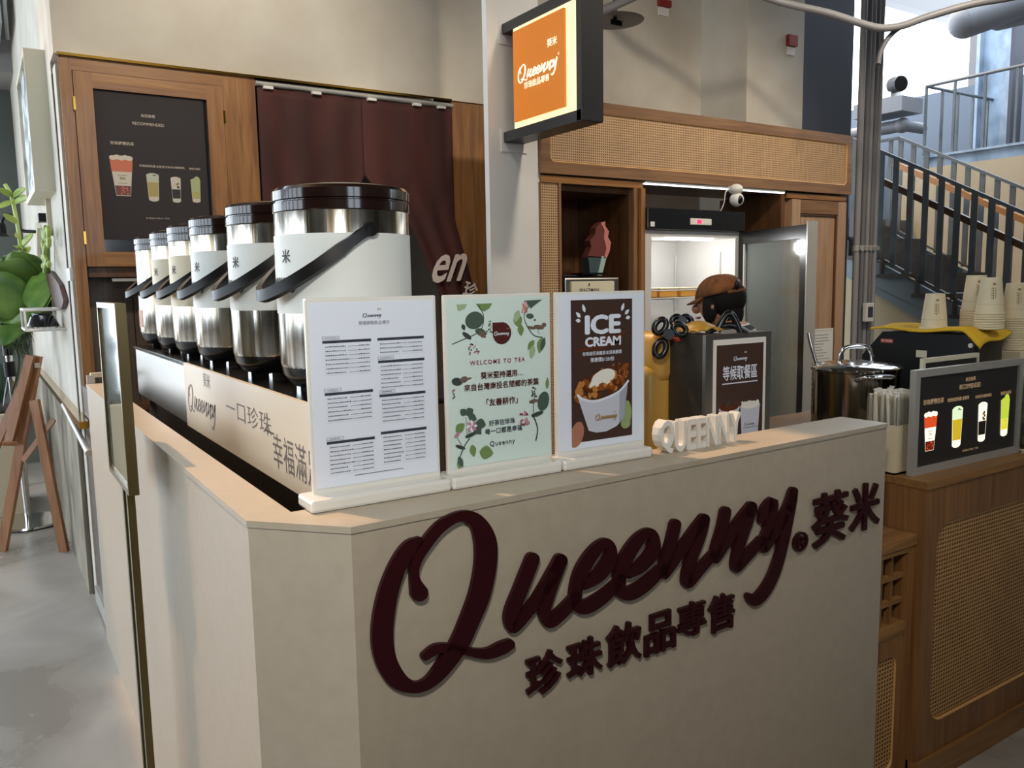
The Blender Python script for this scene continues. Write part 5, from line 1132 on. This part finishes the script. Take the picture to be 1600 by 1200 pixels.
# behind the hanging sign: lamp dish, pipe, red wall boxes
pc = PY(3.9, 961, 32); t = thing('ceiling_dish', 'round grey dish with small bracket behind the hanging sign', 'fixture', pc)
build('dish', B().lathe([(.02, .03), (.13, .012), (.17, 0), (.165, -.004), (.02, .018)], 32, pc), 'duct', t, smooth=50); build('bracket', B().cyl(pc, pc+Vector((0, 0, .5)), .012).bar(pc+Vector((-.03, 0, -.012)), pc+Vector((.05, 0, -.012)), .012, .03), 'black', t)
build('ceiling_pipe', B().cyl(PY(3.7, 930, 22), PY(3.7, 1010, -14), .024), 'pipe_dark', None, 'dark short pipe running up behind the hanging sign', 'pipe', smooth=50)
for i, (x_, y_, w_, h_) in enumerate(((1030, -2, 18, 14), (1230, 54, 13, 20))):
    g0, g1 = PY(4.44 if i == 0 else 4.02, x_, y_), PY(4.44 if i == 0 else 4.02, x_+w_, y_+h_); t = thing('alarm_box', ('small red box with a white label high on the wall', 'small red alarm box on the pilaster above the cane cabinet')[i], 'alarm', g0)
    yb = 4.46 if i == 0 else 4.03; build('case', B().box(g0.x, g1.x, yb-.03, yb, g1.z, g0.z), 'red_box', t)
    build('white_label', B().box(g0.x+.01, g1.x-.01, yb-.012, yb, g1.z-.06, g1.z-.005), 'white', t)

# ---------------------------------------------------------------- left side: picture, plants, easel
p0, p1 = PX(.345, 62, 105), PX(.345, 40, 330)
t = thing('picture_frame', 'pale box framed picture on the side wall above the plants', 'picture', (.30, 5.2, 2.1))
fy0, fy1, fz0, fz1 = 4.90, 5.72, 2.06, 2.76
build('box_frame', B().box(.29, .385, fy0, fy0+.03, fz0, fz1).box(.29, .385, fy1-.03, fy1, fz0, fz1).box(.29, .385, fy0+.03, fy1-.03, fz0, fz0+.03).box(.29, .385, fy0+.03, fy1-.03, fz1-.03, fz1), 'machine_cream', t); build('art_print', B().box(.305, .32, fy0+.03, fy1-.03, fz0+.03, fz1-.03), 'picture_art', t)
build('drywall_hook', B().box(.36, .385, 5.3, 5.33, 1.86, 2.06), 'machine_cream', t)
def leafmesh(b, base, tip, w_, sag=.1, up=Zv):
    base, tip = Vector(base), Vector(tip); d = tip-base; s_ = d.cross(up).normalized()
    b.grid(lambda u, v: base+d*v+s_*((u-.5)*w_*math.sin(math.pi*min(1, v*.92+.08))**.7)-Zv*(sag*v*v*d.length)+Zv*(abs(u-.5)*.12*w_), 4, 10)
def lmesh(nm, b, m, par): o = build(nm, b, m, par, smooth=70); mm = o.modifiers.new('thickness', 'SOLIDIFY'); mm.thickness = .002; return o
fy = 5.0
fern = thing('staghorn_fern', 'large green staghorn fern mounted on a dark red plaque on the side wall', 'plant', (.3, fy, 1.4))
pc = PX(.345, 92, 455); build('plaque', B().poly([PX(.36, *p) for p in ((66, 420), (78, 424), (92, 445), (99, 470), (96, 482), (88, 484))], (.02, 0, 0)), 'plaque', fern)
b = B(); rc_ = DEP(5.15, 70, 468); b.ball(rc_, (.13, .10, .10)); build('root_ball', b, 'roots', fern, smooth=60)
for (x0, y0, x1, y1, w_, d0) in ((55, 440, 5, 395, .26, 5.1), (60, 450, 20, 385, .24, 5.05), (55, 455, -20, 420, .30, 5.0), (60, 460, 0, 500, .30, 4.95), (65, 455, 70, 480, .26, 4.9), (60, 430, 62, 480, .22, 4.9), (45, 460, -30, 470, .30, 4.9), (40, 470, 5, 535, .22, 4.95)):
    b = B(); leafmesh(b, DEP(d0+.1, x0, y0), DEP(d0-.1, x1, y1), w_, .12, FW); lmesh('frond', b, 'leaf', fern)
b = B()
for i in range(240):
    p = DEP(5.12+random.uniform(-.06, .06), random.uniform(12, 48), random.uniform(470, 540)); b.cyl(p, p+Vector((random.uniform(-.03, .03), random.uniform(-.03, .03), -random.uniform(.03, .12))), .003, .001, n=4, cap=False)
o = build('hanging_roots', b, 'roots', fern); o['kind'] = 'stuff'
build('trailing_stem', B().tube(catmull([DEP(5.15, *p) for p in ((22, 535), (30, 560), (26, 590), (18, 615))], 4), .006, 6), 'roots', fern)
sh_ = thing('wire_shelf', 'small white wire shelf under the staghorn fern', 'shelf', (.3, 5.1, 1.2))
b = B(); s0, s1 = PX(.36, 101, 485), PX(.36, 104, 518)
for z_ in (s0.z, s1.z):
    for x_ in (.20, .36): b.cyl((x_, 4.95, z_), (x_, 5.35, z_), .008, n=6)
    for y_ in (4.95, 5.35): b.cyl((.20, y_, z_), (.384, y_, z_), .008, n=6)
for y_ in (4.95, 5.35): b.cyl((.20, y_, s1.z), (.20, y_, s0.z), .006, n=6)
for k in range(6): b.cyl((.20+.03*k, 4.95, s1.z), (.20+.03*k, 5.35, s1.z), .004, n=5)
build('wire_frame', b, 'white', sh_)
t = thing('dark_jar', 'dark glass jar inside the small white wire shelf', 'jar', (.29, 5.15, s1.z)); hj = s0.z-s1.z-.02; build('jar_body', B().lathe([(.075, .01), (.08, .015), (.06, hj*.75), (.045, hj*.9), (.045, hj*.95)], 20, (.29, 5.15, s1.z)), 'fridge_black', t, smooth=40); build('jar_lid', B().cyl((.29, 5.15, s1.z+hj*.95), (.29, 5.15, s1.z+hj), .05), 'black', t)
bam = thing('bamboo_plant', 'slender climbing plant with narrow yellow green leaves above the staghorn fern', 'plant', (.2, 5.4, 1.5))
build('stem', B().tube(catmull([DEP(5.5, *p) for p in ((36, 420), (32, 385), (27, 350), (20, 315), (15, 300), (8, 288))], 4), .012, 8), 'leaf_yellow', bam, smooth=60)
for (x0, y0, x1, y1) in ((20, 308, -4, 290), (20, 308, 40, 288), (22, 318, 48, 300), (20, 315, -4, 322), (28, 350, 4, 330), (31, 370, 22, 365), (34, 385, 52, 358), (34, 390, 26, 384), (35, 395, 30, 385), (36, 400, 48, 380), (34, 392, 22, 380)):
    b = B(); leafmesh(b, DEP(5.5, x0, y0), DEP(5.4, x1, y1), .045, .15, FW); lmesh('leaf', b, 'leaf_yellow', bam)
sv = thing('wall_vine', 'short upright green vine on a pale batten against the side wall', 'plant', (.36, 5.2, 1.5)); build('batten', B().bar(PX(.37, 60, 352), PX(.37, 61, 428), .05, .02, (1, 0, 0)), 'machine_cream', sv)
b = B()
for i in range(40): p = PX(.33, random.uniform(67, 77), random.uniform(355, 420)); b.ball(p, (.012, .012, .02), 6, 5)
build('foliage', b, 'leaf_yellow', sv, smooth=60); build('vine_stem', B().tube([PX(.345, 73, 425), PX(.345, 72, 390), PX(.345, 70, 358)], .02, 8), 'leaf', sv, smooth=60)
la = thing('wall_lamp', 'black gooseneck lamp reaching out from the side wall between the plants', 'lamp', (.2, 5.6, 1.8))
build('arm', B().tube(catmull([DEP(5.7, *p) for p in ((55, 362), (34, 360), (28, 348), (18, 337), (10, 337), (4, 344), (3, 354))], 5), .012, 8), 'black', la, smooth=60); lc_ = DEP(5.7, 3, 353); build('shade', B().lathe([(.02, .02), (.028, 0), (.03, -.05), (.045, -.065), (.045, -.07), (.02, -.068)], 20, lc_), 'black', la, smooth=40); build('wall_bracket', B().box(.34, .385, 5.62, 5.72, lc_.z-.05, lc_.z+.0), 'black', la)
# easel
ez = thing('wooden_easel', 'folding wooden easel standing on the floor beside the side wall', 'easel', (.15, 5.6, 0))
e0, e1 = PY(5.68, 58, 556), PY(5.72, 3, 858); e1.z = 0; build('leg', B().bar(e0, e1, .055, .03, FW), 'easelwood', ez)
k0, k1 = PY(5.66, 48, 556), PY(5.68, 14, 694); build('picture_support', B().bar(k0, k1, .05, .03, FW), 'easelwood', ez); build('ledge', B().bar(PY(5.62, 4, 693), PY(5.62, 27, 693), .06, .02), 'easelwood', ez)
m0, m1 = PY(5.60, 54, 625), Vector((.318, 5.486, 0)); build('leg', B().bar(m0, m1, .05, .03, FW), 'easelwood', ez); build('brace', B().bar(PY(5.62, 36, 720), PY(5.55, 84, 655), .03, .015, FW), 'easelwood', ez)
build('leg', B().bar(e0+Vector((-.02, .02, -.05)), (-.28, 5.9, 0), .05, .03, FW), 'easelwood', ez); build('bracket', B().box(e0.x-.02, e0.x+.01, 5.64, 5.66, 1.1, 1.13), 'chrome', ez)
tb = thing('chrome_floor_stand', 'chrome floor stand with a round base behind the easel', 'stand', (.18, 6.3, 0)); build('base_disc', B().lathe([(.22, .002), (.23, .01), (.22, .02), (.02, .028)], 36, (.17, 6.32, 0)), 'chrome', tb, smooth=40); build('pole', B().cyl((.17, 6.32, .02), (.14, 6.32, 1.30), .02), 'chrome', tb, smooth=50); build('clamp', B().cyl((.145, 6.32, 1.0), (.142, 6.32, 1.1), .035).cyl((.1435, 6.32, 1.14), (.143, 6.32, 1.20), .032), 'black', tb, smooth=50)
pb_ = thing('planter_box', 'cream square planter with dark foliage behind the easel', 'planter', (-.1, 6.9, 0)); build('pot', B().bevbox(-.55, .20, 6.6, 7.2, 0, .72, .01), 'box_cream', pb_); build('soil', B().box(-.52, .17, 6.63, 7.17, .72, .735), 'soil', pb_)
b = B()
for i in range(60): p = Vector((random.uniform(-.5, .1), random.uniform(6.65, 7.15), random.uniform(.75, 1.25))); leafmesh(b, (p.x, p.y, .74), p+Vector((random.uniform(-.1, .1), random.uniform(-.1, .1), .15)), .05, .2, Vector((random.random(), random.random(), .3)))
o = build('foliage', b, 'leaf_dark', pb_, smooth=60); o['kind'] = 'stuff'
# metal flap edge between side wall and counter
t = thing('counter_flap', 'aluminium edged flap panel at the far end of the grey counter', 'flap', (.38, 4.2, 0)); build('panel', B().box(.392, .43, 3.98, 4.43, .06, 1.10), 'darkpanel', t); build('metal_edge', B().box(.37, .40, 3.965, 3.985, .82, 1.185), 'alu', t); build('top_bar', B().bar((.385, 3.975, 1.185), (.52, 3.99, 1.185), .02, .02), 'machine_cream', t); build('sill_strip', B().box(.375, .392, 3.98, 4.43, .02, .10), 'alu', t); build('side_tube', B().cyl((.355, 3.975, .845), (.352, 5.1, .93), .014), 'alu', t, smooth=50)
# spot lamps out of view, added to brighten cabinets, wall and counter front
for i, (x_, y_, tx_, ty_, tz_, en) in enumerate(((2.6, 1.2, 3.4, 3.5, 2.2, 110), (1.0, 2.4, 1.3, 4.4, 2.3, 100), (4.4, 1.6, 4.3, 3.5, 1.8, 80), (-.25, -.1, .75, 1.4, 1.25, 70), (2.5, .3, 2.5, 1.4, 1.0, 21))):
    zl = 3.8 if i < 3 else (2.95 if i == 4 else 2.5)
    t = thing('fill_spot', ('added fill spot aimed at the cane cabinet', 'added fill spot aimed at the menu cabinet', 'added fill spot aimed at the oak door', 'added fill spot aimed at the drinks list stand', 'added fill spot aimed at the counter end')[i], 'lamp', (x_, y_, zl)); p = Vector((x_, y_, zl)); d = (Vector((tx_, ty_, tz_))-p).normalized()
    build('can', B().cyl(p-d*.14, p-d*.005, .05), 'black', t, smooth=50); build('stem', B().cyl(p-d*.07, (x_, y_, 5.0), .01), 'black', t)
    L = bpy.data.lights.new('fill_light', 'SPOT'); L.energy = en; L.color = (1, .89, .74) if i < 3 else (1, .95, .87); L.spot_size = 1.3; L.spot_blend = .8; L.shadow_soft_size = .12
    lo = bpy.data.objects.new('fill_light', L); COL.objects.link(lo); lo.location = p+d*.01; lo.rotation_euler = (-d).to_track_quat('Z', 'Y').to_euler()
